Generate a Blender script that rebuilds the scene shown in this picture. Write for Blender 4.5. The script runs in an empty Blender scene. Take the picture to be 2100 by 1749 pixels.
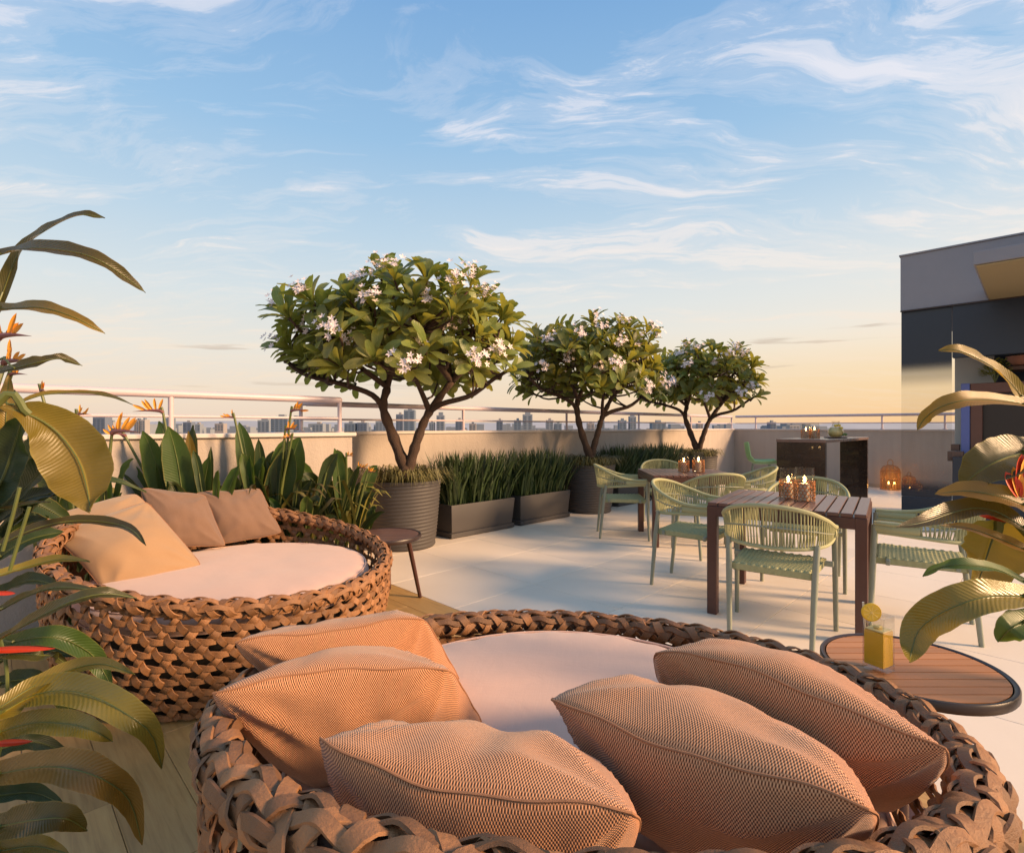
import bpy, bmesh, math, random
from mathutils import Vector, Matrix, noise

# ------------------------------------------------------------------ camera, sky, sun, exposure
scene = bpy.context.scene
COL = scene.collection
R = math.radians
CAM_Z = 1.26

cam_d = bpy.data.cameras.new('camera')
cam_d.sensor_width = 36.0
cam_d.lens = 18.51
cam_d.clip_start = 0.02
cam_d.clip_end = 60000
cam = bpy.data.objects.new('camera', cam_d)
cam.location = (0, 0, CAM_Z)
cam.rotation_euler = (R(90), 0, 0)
COL.objects.link(cam)
scene.camera = cam

SUN_AZ = 107.0      # degrees clockwise from +Y (the view direction)
SUN_EL = 22.0
world = bpy.data.worlds.new('World')
scene.world = world
world.use_nodes = True


class NT:
    """small helper around a node tree"""
    def __init__(self, tree):
        self.t = tree
        self.n = tree.nodes
        self.l = tree.links

    def node(self, typ, **kw):
        n = self.n.new(typ)
        for k, v in kw.items():
            setattr(n, k, v)
        return n

    def link(self, a, b):
        self.l.new(a, b)

    def val(self, sock, v):
        if isinstance(v, bpy.types.NodeSocket):
            self.link(v, sock)
        else:
            sock.default_value = v

    def math(self, op, a, b=0.0, c=None, clamp=False):
        n = self.node('ShaderNodeMath', operation=op, use_clamp=clamp)
        self.val(n.inputs[0], a)
        self.val(n.inputs[1], b)
        if c is not None:
            self.val(n.inputs[2], c)
        return n.outputs[0]

    def ramp(self, fac, stops, interp='LINEAR'):
        n = self.node('ShaderNodeValToRGB')
        n.color_ramp.interpolation = interp
        cr = n.color_ramp
        while len(cr.elements) < len(stops):
            cr.elements.new(0.5)
        for e, (p, c) in zip(cr.elements, stops):
            e.position = p
            e.color = (c[0], c[1], c[2], 1.0) if not isinstance(c, (int, float)) else (c, c, c, 1)
        self.val(n.inputs[0], fac)
        return n.outputs[0]

    def mix(self, fac, a, b, blend='MIX'):
        n = self.node('ShaderNodeMix', data_type='RGBA', blend_type=blend)
        self.val(n.inputs[0], fac)
        for s, v in ((n.inputs[6], a), (n.inputs[7], b)):
            if isinstance(v, tuple):
                v = (v[0], v[1], v[2], 1.0)
            self.val(s, v)
        return n.outputs[2]

    def noise(self, vec=None, scale=5.0, detail=4.0, rough=0.5, dist=0.0):
        n = self.node('ShaderNodeTexNoise')
        n.inputs['Scale'].default_value = scale
        n.inputs['Detail'].default_value = detail
        n.inputs['Roughness'].default_value = rough
        n.inputs['Distortion'].default_value = dist
        if vec is not None:
            self.link(vec, n.inputs['Vector'])
        return n.outputs[0]

    def mapping(self, vec, scale=(1, 1, 1), rot=(0, 0, 0), loc=(0, 0, 0)):
        n = self.node('ShaderNodeMapping')
        n.inputs['Location'].default_value = loc
        n.inputs['Rotation'].default_value = rot
        n.inputs['Scale'].default_value = scale
        self.link(vec, n.inputs['Vector'])
        return n.outputs[0]


def srgb(r, g, b):
    f = lambda v: (v / 255 / 12.92) if v <= 10.3 else ((v / 255 + 0.055) / 1.055) ** 2.4
    return (f(r), f(g), f(b))


def build_sky():
    w = NT(world.node_tree)
    w.n.clear()
    out = w.node('ShaderNodeOutputWorld')
    bg = w.node('ShaderNodeBackground')
    w.link(bg.outputs[0], out.inputs[0])
    sky = w.node('ShaderNodeTexSky')
    sky.sky_type = 'NISHITA'
    sky.sun_disc = False
    sky.sun_elevation = R(SUN_EL)
    sky.sun_rotation = R(SUN_AZ)
    sky.air_density = 1.0
    sky.dust_density = 1.2
    sky.ozone_density = 2.0
    co = w.node('ShaderNodeTexCoord').outputs['Generated']
    nrm = w.node('ShaderNodeVectorMath', operation='NORMALIZE')
    w.link(co, nrm.inputs[0])
    d = nrm.outputs[0]
    sep = w.node('ShaderNodeSeparateXYZ')
    w.link(d, sep.inputs[0])
    z = sep.outputs[2]
    # even dusk gradient with elevation
    el = w.math('DIVIDE', w.math('ARCSINE', z), math.pi / 2, clamp=True)
    base = w.ramp(el, [
        (0.000, srgb(240, 214, 192)),
        (0.040, srgb(240, 221, 200)),
        (0.085, srgb(236, 228, 214)),
        (0.140, srgb(220, 227, 227)),
        (0.215, srgb(192, 215, 231)),
        (0.310, srgb(156, 196, 230)),
        (0.430, srgb(128, 174, 221)),
        (1.000, srgb(134, 172, 212)),
    ])
    # glow that falls off with the angle from the low sun
    az = R(SUN_AZ - 29)
    dot = w.node('ShaderNodeVectorMath', operation='DOT_PRODUCT')
    w.link(d, dot.inputs[0])
    dot.inputs[1].default_value = (math.sin(az), math.cos(az), 0.02)
    near = w.math('SMOOTH_MIN', w.math('MAXIMUM', dot.outputs['Value'], 0.0), 1.0, 0.1)
    near = w.math('POWER', near, 0.85)
    low = w.ramp(el, [(0.0, 1.0), (0.06, 0.93), (0.14, 0.5), (0.26, 0.08), (0.4, 0.0)], 'EASE')
    glow = w.math('MULTIPLY', near, low)
    glowcol = w.ramp(el, [(0.0, srgb(255, 200, 132)), (0.05, srgb(255, 218, 160)), (0.11, srgb(255, 242, 222)), (0.2, srgb(250, 244, 236)), (0.3, srgb(235, 242, 248))])
    col = w.mix(glow, base, glowcol)
    # cirrus: project direction on a plane overhead, stretch, warp
    zz = w.math('MAXIMUM', z, 0.015)
    zz = w.math('ADD', zz, 0.10)
    comb = w.node('ShaderNodeCombineXYZ')
    w.link(w.math('DIVIDE', sep.outputs[0], zz), comb.inputs[0])
    w.link(w.math('DIVIDE', sep.outputs[1], zz), comb.inputs[1])
    p = comb.outputs[0]
    wn = w.node('ShaderNodeTexNoise')
    wn.inputs['Scale'].default_value = 0.8
    wn.inputs['Detail'].default_value = 4
    w.link(p, wn.inputs['Vector'])
    ws = w.node('ShaderNodeVectorMath', operation='SCALE')
    w.link(wn.outputs[1], ws.inputs[0])
    ws.inputs['Scale'].default_value = 1.05
    wa = w.node('ShaderNodeVectorMath', operation='ADD')
    w.link(p, wa.inputs[0])
    w.link(ws.outputs[0], wa.inputs[1])
    pw = wa.outputs[0]
    st = w.mapping(pw, scale=(0.75, 2.9, 1), rot=(0, 0, R(-27)), loc=(3.4, 1.2, 0))
    n1 = w.noise(st, 1.35, 8, 0.64, 0.35)
    st2 = w.mapping(pw, scale=(1.4, 5.5, 1), rot=(0, 0, R(-40)), loc=(-1.4, 2.1, 0))
    n2 = w.noise(st2, 1.7, 7, 0.7, 0.5)
    cov = w.noise(w.mapping(p, scale=(0.5, 0.8, 1), loc=(5.3, 0.9, 0)), 0.9, 3, 0.5)
    a = w.math('MULTIPLY', n1, w.math('ADD', 0.45, n2))
    a = w.math('MULTIPLY', a, w.math('ADD', 0.45, cov))
    dens = w.ramp(a, [(0.395, 0.0), (0.48, 0.2), (0.585, 0.75), (0.70, 1.0)], 'EASE')
    fade = w.ramp(el, [(0.0, 0.25), (0.08, 0.6), (0.2, 0.9), (0.6, 0.85)])
    dens = w.math('MULTIPLY', dens, fade)
    ccol = w.ramp(el, [(0.0, srgb(250, 218, 180)), (0.07, srgb(253, 228, 200)), (0.16, srgb(252, 240, 228)), (0.32, srgb(242, 240, 246)), (0.6, srgb(225, 232, 246))])
    col = w.mix(dens, col, ccol)
    # low thin grey banks close to the horizon
    hb = w.mapping(d, scale=(3.0, 3.0, 42.0), loc=(0.7, 0.2, 1.9))
    nb = w.noise(hb, 1.15, 5, 0.55, 0.2)
    bank = w.ramp(nb, [(0.62, 0.0), (0.70, 0.55), (0.8, 0.7)], 'EASE')
    bandm = w.ramp(el, [(0.02, 0.0), (0.06, 1.0), (0.10, 1.0), (0.13, 0.0)], 'EASE')
    bank = w.math('MULTIPLY', bank, bandm)
    col = w.mix(bank, col, srgb(196, 172, 150))
    # physical sky blended in
    sk = w.node('ShaderNodeVectorMath', operation='SCALE')
    w.link(sky.outputs[0], sk.inputs[0])
    sk.inputs['Scale'].default_value = 0.10
    col = w.mix(0.12, col, sk.outputs[0])
    w.link(col, bg.inputs['Color'])
    bg.inputs['Strength'].default_value = 0.66


build_sky()

sun_d = bpy.data.lights.new('sun', 'SUN')
sun_d.energy = 4.5
sun_d.angle = R(12.0)
sun_d.color = (1.0, 0.63, 0.34)
sun = bpy.data.objects.new('sun', sun_d)
sv = Vector((math.sin(R(SUN_AZ)) * math.cos(R(SUN_EL)), math.cos(R(SUN_AZ)) * math.cos(R(SUN_EL)), math.sin(R(SUN_EL))))
sun.rotation_euler = sv.to_track_quat('Z', 'Y').to_euler()
sun.location = (8, -2, 6)
COL.objects.link(sun)

vs = scene.view_settings
vs.view_transform = 'Standard'
vs.look = 'None'
vs.exposure = 0.70
vs.gamma = 1.0
vs.use_curve_mapping = False
scene.render.engine = 'CYCLES'
scene.cycles.max_bounces = 6
scene.cycles.diffuse_bounces = 3
scene.cycles.transparent_max_bounces = 16
scene.cycles.caustics_reflective = False
scene.cycles.caustics_refractive = False


# ------------------------------------------------------------------ frames of reference
S2 = math.sqrt(2.0)
F = 1080.0


def at(px, py, depth):
    """world point seen at picture place (2100 x 1749 grid) at a given distance in metres"""
    return Vector(((px - 1050) / F * depth, depth, CAM_Z - (py - 875) / F * depth))


def pq(p, q, z=0.0):
    """terrace grid (walls and tiles run at 45 degrees to the view)"""
    return Vector(((p - q) / S2, (p + q) / S2, z))


PQROT = Matrix.Rotation(R(45), 4, 'Z')


# ------------------------------------------------------------------ mesh builder
class MB:
    def __init__(self):
        self.v = []
        self.f = []
        self.uv = []      # per face list of uvs or None
        self.mi = []

    def add(self, verts, faces, uvs=None, mi=0):
        o = len(self.v)
        self.v += [tuple(x) for x in verts]
        for i, fc in enumerate(faces):
            self.f.append(tuple(o + k for k in fc))
            self.uv.append(uvs[i] if uvs else None)
            self.mi.append(mi)

    def box(self, lo, hi, M=None, mi=0, bev=0.0):
        x0, y0, z0 = lo
        x1, y1, z1 = hi
        if bev > 0:
            b = min(bev, (x1 - x0) * .45, (y1 - y0) * .45, (z1 - z0) * .45)
            bm = bmesh.new()
            bmesh.ops.create_cube(bm, size=1.0)
            for v in bm.verts:
                v.co = Vector((x0 + (v.co.x + .5) * (x1 - x0), y0 + (v.co.y + .5) * (y1 - y0), z0 + (v.co.z + .5) * (z1 - z0)))
            bmesh.ops.bevel(bm, geom=bm.edges[:], offset=b, segments=1, affect='EDGES', profile=0.5)
            bm.verts.index_update()
            vs_ = [v.co.copy() for v in bm.verts]
            fs = [[v.index for v in f.verts] for f in bm.faces]
            bm.free()
        else:
            vs_ = [Vector(c) for c in ((x0, y0, z0), (x1, y0, z0), (x1, y1, z0), (x0, y1, z0), (x0, y0, z1), (x1, y0, z1), (x1, y1, z1), (x0, y1, z1))]
            fs = [(0, 3, 2, 1), (4, 5, 6, 7), (0, 1, 5, 4), (1, 2, 6, 5), (2, 3, 7, 6), (3, 0, 4, 7)]
        if M is not None:
            vs_ = [M @ v for v in vs_]
        self.add(vs_, fs, mi=mi)

    def tube(self, pts, rad, seg=8, closed=False, caps=True, mi=0, flat=None):
        pts = [Vector(p) for p in pts]
        n = len(pts)
        if not hasattr(rad, '__len__'):
            rad = [rad] * n
        verts, faces = [], []
        nrm = None
        for i, p in enumerate(pts):
            if closed:
                t = pts[(i + 1) % n] - pts[i - 1]
            else:
                t = pts[min(i + 1, n - 1)] - pts[max(i - 1, 0)]
            t.normalize()
            if nrm is None:
                nrm = t.orthogonal().normalized()
                if abs(t.z) < 0.9:
                    nrm = (Vector((0, 0, 1)) - t * t.z).normalized()
            nrm = (nrm - t * nrm.dot(t))
            if nrm.length < 1e-6:
                nrm = t.orthogonal()
            nrm.normalize()
            b = t.cross(nrm)
            for k in range(seg):
                a = 2 * math.pi * k / seg
                fx = flat if flat else 1.0
                verts.append(p + nrm * math.cos(a) * rad[i] + b * math.sin(a) * rad[i] * fx)
        m = n if closed else n - 1
        for i in range(m):
            j = (i + 1) % n
            for k in range(seg):
                l = (k + 1) % seg
                faces.append((i * seg + k, i * seg + l, j * seg + l, j * seg + k))
        if caps and not closed:
            faces.append(tuple(reversed(range(seg))))
            faces.append(tuple((n - 1) * seg + k for k in range(seg)))
        self.add(verts, faces, mi=mi)

    def lathe(self, prof, seg=32, center=(0, 0, 0), mi=0, rfun=None):
        cx, cy, cz = center
        verts, faces = [], []
        n = len(prof)
        for (r, z) in prof:
            for k in range(seg):
                a = 2 * math.pi * k / seg
                rr = r * (rfun(a, z) if rfun else 1.0)
                verts.append((cx + rr * math.cos(a), cy + rr * math.sin(a), cz + z))
        for i in range(n - 1):
            for k in range(seg):
                l = (k + 1) % seg
                faces.append((i * seg + k, i * seg + l, (i + 1) * seg + l, (i + 1) * seg + k))
        if prof[0][0] > 1e-5:
            faces.append(tuple(reversed(range(seg))))
        if prof[-1][0] > 1e-5:
            faces.append(tuple((n - 1) * seg + k for k in range(seg)))
        self.add(verts, faces, mi=mi)

    def ribbon(self, pts, nrms, width, thick, mi=0):
        """strap with a lens-shaped section; nrms = surface normal along the strap"""
        n = len(pts)
        verts, faces = [], []
        if not hasattr(width, '__len__'):
            width = [width] * n
        for i in range(n):
            p = pts[i]
            t = (pts[min(i + 1, n - 1)] - pts[max(i - 1, 0)]).normalized()
            nn = (nrms[i] - t * nrms[i].dot(t)).normalized()
            s = t.cross(nn)
            w = width[i] * .5
            verts += [p - s * w, p - s * w * .86 + nn * thick, p + nn * thick * 1.12, p + s * w * .86 + nn * thick, p + s * w, p - nn * thick * .4]
        for i in range(n - 1):
            a, b = i * 6, (i + 1) * 6
            for k in range(6):
                l = (k + 1) % 6
                faces.append((a + k, a + l, b + l, b + k))
        faces.append((5, 4, 3, 2, 1, 0))
        e = (n - 1) * 6
        faces.append((e, e + 1, e + 2, e + 3, e + 4, e + 5))
        self.add(verts, faces, mi=mi)

    def mesh(self, name, smooth=True, ang=40):
        me = bpy.data.meshes.new(name)
        me.from_pydata(self.v, [], self.f)
        if any(u is not None for u in self.uv):
            lay = me.uv_layers.new(name='UVMap')
            i = 0
            for fi, fc in enumerate(self.f):
                u = self.uv[fi]
                for k in range(len(fc)):
                    if u:
                        lay.data[i].uv = u[k]
                    i += 1
        if smooth:
            me.polygons.foreach_set('use_smooth', [True] * len(me.polygons))
            if ang:
                me.set_sharp_from_angle(angle=R(ang))
        if any(self.mi):
            me.polygons.foreach_set('material_index', self.mi)
        me.update()
        return me

    def build(self, name, mat, parent=None, smooth=True, ang=40):
        me = self.mesh(name, smooth, ang)
        return link_mesh(name, me, mat, parent)


def link_mesh(name, me, mat, parent=None):
    o = bpy.data.objects.new(name, me)
    if not me.materials:
        for m in (mat if isinstance(mat, (list, tuple)) else [mat]):
            me.materials.append(m)
    COL.objects.link(o)
    if parent is not None:
        put_under(o, parent)
    return o


def base_matrix(o):
    m = Matrix.LocRotScale(o.location, o.rotation_euler, o.scale)
    if o.parent:
        m = base_matrix(o.parent) @ o.matrix_parent_inverse @ m
    return m


def put_under(o, parent):
    o.parent = parent
    o.matrix_parent_inverse = base_matrix(parent).inverted()


def tag(o, label=None, cat=None, group=None, kind=None):
    if label:
        o['label'] = label
    if cat:
        o['category'] = cat
    if group:
        o['group'] = group
    if kind:
        o['kind'] = kind
    return o


def thing(name, label, cat, loc=(0, 0, 0), group=None, rz=0.0):
    o = bpy.data.objects.new(name, None)
    o.empty_display_size = 0.1
    o.location = loc
    o.rotation_euler = (0, 0, rz)
    COL.objects.link(o)
    return tag(o, label, cat, group)


CHILDREN = {}


def kids(o):
    return [c for c in bpy.data.objects if c.parent == o]


def copy_tree(o, parent=None, childmap=None):
    c = o.copy()
    COL.objects.link(c)
    if parent is not None:
        c.parent = parent
    for ch in childmap.get(o.name, ()):
        copy_tree(ch, c, childmap)
    return c


def make_map():
    m = {}
    for o in COL.objects:
        if o.parent:
            m.setdefault(o.parent.name, []).append(o)
    return m


def catmull(pts, n):
    pts = [Vector(p) for p in pts]
    if len(pts) == 2:
        return [pts[0].lerp(pts[1], i / (n - 1)) for i in range(n)]
    P = [pts[0] * 2 - pts[1]] + pts + [pts[-1] * 2 - pts[-2]]
    seg = len(pts) - 1
    out = []
    for i in range(n):
        u = i / (n - 1) * seg
        k = min(int(u), seg - 1)
        t = u - k
        a, b, c, d = P[k], P[k + 1], P[k + 2], P[k + 3]
        out.append(0.5 * ((2 * b) + (c - a) * t + (2 * a - 5 * b + 4 * c - d) * t * t + (3 * b - a - 3 * c + d) * t ** 3))
    return out


# ------------------------------------------------------------------ materials
def material(name):
    m = bpy.data.materials.new(name)
    m.use_nodes = True
    t = NT(m.node_tree)
    b = t.n['Principled BSDF']
    return m, t, b


def bump(t, b, h, strength=0.3, dist=0.01):
    n = t.node('ShaderNodeBump')
    n.inputs['Strength'].default_value = strength
    n.inputs['Distance'].default_value = dist
    t.link(h, n.inputs['Height'])
    t.link(n.outputs[0], b.inputs['Normal'])
    return n


def obj_co(t):
    return t.node('ShaderNodeTexCoord').outputs['Object']


def world_co(t):
    return t.node('ShaderNodeNewGeometry').outputs['Position']


def simple(name, col, rough=0.5, var=0.12, nscale=12.0, bmp=0.0, bdist=0.004, metal=0.0, rand=0.0, coat=0.0, spec=0.5):
    m, t, b = material(name)
    co = obj_co(t)
    n = t.noise(co, nscale, 5, 0.55)
    lo = tuple(c * (1 - var) for c in col)
    hi = tuple(min(1, c * (1 + var)) for c in col)
    c = t.mix(n, lo, hi)
    if rand > 0:
        oi = t.node('ShaderNodeObjectInfo').outputs['Random']
        h = t.node('ShaderNodeHueSaturation')
        t.link(c, h.inputs['Color'])
        t.link(t.math('MULTIPLY_ADD', oi, rand * 2, 1 - rand), h.inputs['Value'])
        c = h.outputs[0]
    t.link(c, b.inputs['Base Color'])
    b.inputs['Roughness'].default_value = rough
    t.link(t.math('MULTIPLY_ADD', n, 0.2, rough - 0.1, clamp=True), b.inputs['Roughness'])
    b.inputs['Metallic'].default_value = metal
    b.inputs['Coat Weight'].default_value = coat
    b.inputs['Specular IOR Level'].default_value = spec
    if bmp > 0:
        bump(t, b, t.noise(co, nscale * 6, 6, 0.6), bmp, bdist)
    return m


def mat_stucco():
    m, t, b = material('stucco')
    co = world_co(t)
    big = t.noise(co, 1.3, 4, 0.6)
    c = t.mix(big, (0.43, 0.365, 0.315), (0.52, 0.45, 0.39))
    streak = t.noise(t.mapping(co, scale=(6, 6, 0.5)), 1.6, 5, 0.6)
    c = t.mix(t.math('MULTIPLY', streak, 0.6), c, (0.30, 0.25, 0.215))
    t.link(c, b.inputs['Base Color'])
    b.inputs['Roughness'].default_value = 0.9
    h = t.noise(co, 75, 6, 0.65)
    h2 = t.noise(co, 26, 4, 0.6)
    bump(t, b, t.math('ADD', h, h2), 0.6, 0.006)
    return m


def mat_tile():
    m, t, b = material('porcelain_tile')
    co = world_co(t)
    oi = t.node('ShaderNodeObjectInfo').outputs['Random']
    n = t.noise(co, 2.2, 7, 0.62, 0.4)
    c = t.mix(n, (0.79, 0.675, 0.545), (0.87, 0.76, 0.63))
    fine = t.noise(co, 60, 5, 0.7)
    c = t.mix(t.math('MULTIPLY', fine, 0.22), c, (0.68, 0.58, 0.47))
    h = t.node('ShaderNodeHueSaturation')
    t.link(c, h.inputs['Color'])
    t.link(t.math('MULTIPLY_ADD', oi, 0.10, 0.95), h.inputs['Value'])
    t.link(h.outputs[0], b.inputs['Base Color'])
    t.link(t.math('MULTIPLY_ADD', n, 0.22, 0.42), b.inputs['Roughness'])
    bump(t, b, fine, 0.06, 0.002)
    return m


def mat_deck():
    m, t, b = material('wood_look_plank')
    oi = t.node('ShaderNodeObjectInfo').outputs['Random']
    co = obj_co(t)
    shift = t.node('ShaderNodeCombineXYZ')
    t.link(t.math('MULTIPLY', oi, 37.0), shift.inputs[0])
    t.link(t.math('MULTIPLY', oi, 11.0), shift.inputs[1])
    ad = t.node('ShaderNodeVectorMath', operation='ADD')
    t.link(co, ad.inputs[0])
    t.link(shift.outputs[0], ad.inputs[1])
    g = t.noise(t.mapping(ad.outputs[0], scale=(1.6, 24, 1)), 2.2, 8, 0.65, 0.6)
    k = t.noise(t.mapping(ad.outputs[0], scale=(0.8, 4, 1)), 2.0, 3, 0.5, 0.9)
    c = t.ramp(g, [(0.25, (0.34, 0.185, 0.055)), (0.5, (0.53, 0.31, 0.105)), (0.8, (0.64, 0.41, 0.155))])
    c = t.mix(t.math('MULTIPLY', k, 0.5), c, (0.27, 0.18, 0.085))
    h = t.node('ShaderNodeHueSaturation')
    t.link(c, h.inputs['Color'])
    t.link(t.math('MULTIPLY_ADD', oi, 0.3, 0.85), h.inputs['Value'])
    t.link(h.outputs[0], b.inputs['Base Color'])
    t.link(t.math('MULTIPLY_ADD', g, 0.25, 0.3), b.inputs['Roughness'])
    bump(t, b, g, 0.12, 0.003)
    return m


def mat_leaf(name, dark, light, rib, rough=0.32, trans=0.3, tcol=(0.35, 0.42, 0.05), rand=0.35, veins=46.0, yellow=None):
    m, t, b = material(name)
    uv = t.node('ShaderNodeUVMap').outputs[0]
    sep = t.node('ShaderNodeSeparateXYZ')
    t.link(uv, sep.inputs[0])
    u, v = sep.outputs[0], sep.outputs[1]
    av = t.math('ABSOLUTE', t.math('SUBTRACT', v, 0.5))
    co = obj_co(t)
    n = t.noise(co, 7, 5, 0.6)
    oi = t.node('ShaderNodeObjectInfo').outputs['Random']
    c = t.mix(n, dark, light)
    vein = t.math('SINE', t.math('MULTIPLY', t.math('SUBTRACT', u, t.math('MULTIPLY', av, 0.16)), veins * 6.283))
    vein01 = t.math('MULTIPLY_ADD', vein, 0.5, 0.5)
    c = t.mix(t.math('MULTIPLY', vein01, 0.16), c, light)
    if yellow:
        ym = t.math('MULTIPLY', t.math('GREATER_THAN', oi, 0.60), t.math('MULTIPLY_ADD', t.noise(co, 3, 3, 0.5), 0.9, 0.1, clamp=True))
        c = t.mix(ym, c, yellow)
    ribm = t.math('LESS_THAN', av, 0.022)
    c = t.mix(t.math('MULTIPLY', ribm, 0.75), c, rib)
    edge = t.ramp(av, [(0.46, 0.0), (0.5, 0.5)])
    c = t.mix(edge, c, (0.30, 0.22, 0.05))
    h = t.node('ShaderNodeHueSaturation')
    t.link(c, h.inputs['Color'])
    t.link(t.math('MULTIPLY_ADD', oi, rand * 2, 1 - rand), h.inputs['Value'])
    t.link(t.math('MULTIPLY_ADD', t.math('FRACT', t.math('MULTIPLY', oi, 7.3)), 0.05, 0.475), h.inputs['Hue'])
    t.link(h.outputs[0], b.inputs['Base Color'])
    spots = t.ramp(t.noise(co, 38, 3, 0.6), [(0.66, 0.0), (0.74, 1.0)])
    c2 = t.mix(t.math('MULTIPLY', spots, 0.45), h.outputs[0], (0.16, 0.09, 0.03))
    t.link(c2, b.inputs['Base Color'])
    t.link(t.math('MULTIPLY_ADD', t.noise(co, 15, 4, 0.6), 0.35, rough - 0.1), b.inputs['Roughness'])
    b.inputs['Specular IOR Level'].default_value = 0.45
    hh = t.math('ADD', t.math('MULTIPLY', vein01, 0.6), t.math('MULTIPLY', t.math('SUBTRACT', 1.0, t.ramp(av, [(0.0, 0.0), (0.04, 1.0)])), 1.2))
    bp = bump(t, b, t.math('ADD', hh, t.noise(co, 30, 4, 0.6)), 0.26, 0.004)
    tr = t.node('ShaderNodeBsdfTranslucent')
    tr.inputs['Color'].default_value = (*tcol, 1)
    mx = t.node('ShaderNodeMixShader')
    mx.inputs[0].default_value = trans
    out = t.n['Material Output']
    t.link(b.outputs[0], mx.inputs[1])
    t.link(tr.outputs[0], mx.inputs[2])
    t.link(mx.outputs[0], out.inputs[0])
    return m


def mat_weave(name, lo, hi, threads=170.0, strength=0.9, blotch=0.15):
    m, t, b = material(name)
    co = obj_co(t)
    wob = t.node('ShaderNodeTexNoise')
    wob.inputs['Scale'].default_value = 9
    t.link(co, wob.inputs['Vector'])
    sc = t.node('ShaderNodeVectorMath', operation='SCALE')
    t.link(wob.outputs[1], sc.inputs[0])
    sc.inputs['Scale'].default_value = 0.006
    ad = t.node('ShaderNodeVectorMath', operation='ADD')
    t.link(co, ad.inputs[0])
    t.link(sc.outputs[0], ad.inputs[1])
    sep = t.node('ShaderNodeSeparateXYZ')
    t.link(ad.outputs[0], sep.inputs[0])
    sx = t.math('SINE', t.math('MULTIPLY', sep.outputs[0], threads * 3.1416))
    sy = t.math('SINE', t.math('MULTIPLY', sep.outputs[1], threads * 3.1416))
    w = t.math('MULTIPLY_ADD', t.math('MULTIPLY', sx, sy), 0.5, 0.5)
    fine = t.noise(co, 240, 4, 0.7)
    ww = t.math('ADD', t.math('MULTIPLY', w, 0.8), t.math('MULTIPLY', fine, 0.35))
    c = t.mix(t.ramp(ww, [(0.32, 0.0), (0.82, 1.0)]), lo, hi)
    bl = t.noise(co, 6, 4, 0.6)
    c = t.mix(t.math('MULTIPLY', bl, blotch), c, tuple(x * 0.6 for x in lo))
    t.link(c, b.inputs['Base Color'])
    b.inputs['Roughness'].default_value = 0.92
    b.inputs['Specular IOR Level'].default_value = 0.2
    b.inputs['Sheen Weight'].default_value = 0.25
    b.inputs['Sheen Roughness'].default_value = 0.5
    bump(t, b, ww, strength, 0.0035)
    return m


def mat_cloth(name, col):
    m, t, b = material(name)
    co = obj_co(t)
    a = t.noise(t.mapping(co, scale=(6, 190, 6)), 2.0, 4, 0.6)
    c2 = t.noise(t.mapping(co, scale=(190, 6, 6)), 2.0, 4, 0.6)
    k = t.math('ADD', t.math('MULTIPLY', a, 0.5), t.math('MULTIPLY', c2, 0.5))
    c = t.mix(k, tuple(x * 0.86 for x in col), tuple(min(1, x * 1.1) for x in col))
    t.link(c, b.inputs['Base Color'])
    b.inputs['Roughness'].default_value = 0.9
    b.inputs['Sheen Weight'].default_value = 0.2
    soft = t.noise(co, 7, 4, 0.55, 0.5)
    bump(t, b, t.math('ADD', t.math('MULTIPLY', k, 0.16), soft), 0.22, 0.015)
    return m


def mat_wicker(name, lo, hi):
    m, t, b = material(name)
    co = obj_co(t)
    oi = t.node('ShaderNodeObjectInfo').outputs['Random']
    n = t.noise(co, 24, 5, 0.6, 0.4)
    f = t.noise(t.mapping(co, scale=(1, 1, 2.5)), 130, 5, 0.7)
    c = t.mix(t.math('ADD', t.math('MULTIPLY', n, 0.6), t.math('MULTIPLY', f, 0.5)), lo, hi)
    h = t.node('ShaderNodeHueSaturation')
    t.link(c, h.inputs['Color'])
    t.link(t.math('MULTIPLY_ADD', oi, 0.7, 0.62), h.inputs['Value'])
    t.link(h.outputs[0], b.inputs['Base Color'])
    t.link(t.math('MULTIPLY_ADD', f, 0.35, 0.36), b.inputs['Roughness'])
    bump(t, b, f, 0.7, 0.004)
    return m


def mat_wood(name, lo, hi, rough=0.35, axis=0, coat=0.0):
    m, t, b = material(name)
    co = obj_co(t)
    oi = t.node('ShaderNodeObjectInfo').outputs['Random']
    s = [26, 26, 26]
    s[axis] = 1.6
    g = t.noise(t.mapping(co, scale=tuple(s)), 3.0, 6, 0.6, 0.3)
    c = t.mix(g, lo, hi)
    h = t.node('ShaderNodeHueSaturation')
    t.link(c, h.inputs['Color'])
    t.link(t.math('MULTIPLY_ADD', oi, 0.24, 0.88), h.inputs['Value'])
    t.link(h.outputs[0], b.inputs['Base Color'])
    t.link(t.math('MULTIPLY_ADD', g, 0.15, rough), b.inputs['Roughness'])
    b.inputs['Coat Weight'].default_value = coat
    b.inputs['Coat Roughness'].default_value = 0.25
    bump(t, b, g, 0.12, 0.002)
    return m


def mat_glass(name, tint=(1, 1, 1), rough=0.02):
    m, t, b = material(name)
    out = t.n['Material Output']
    g = t.node('ShaderNodeBsdfGlossy')
    g.inputs['Roughness'].default_value = rough
    tr = t.node('ShaderNodeBsdfTransparent')
    n = t.noise(obj_co(t), 4, 3, 0.5)
    t.link(t.mix(n, tuple(x * 0.96 for x in tint), tint), tr.inputs['Color'])
    fr = t.node('ShaderNodeLayerWeight')
    mx = t.node('ShaderNodeMixShader')
    t.link(t.math('MULTIPLY_ADD', t.math('POWER', fr.outputs['Facing'], 4.0), 0.7, 0.035, clamp=True), mx.inputs[0])
    t.link(tr.outputs[0], mx.inputs[1])
    t.link(g.outputs[0], mx.inputs[2])
    t.link(mx.outputs[0], out.inputs[0])
    return m


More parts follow.
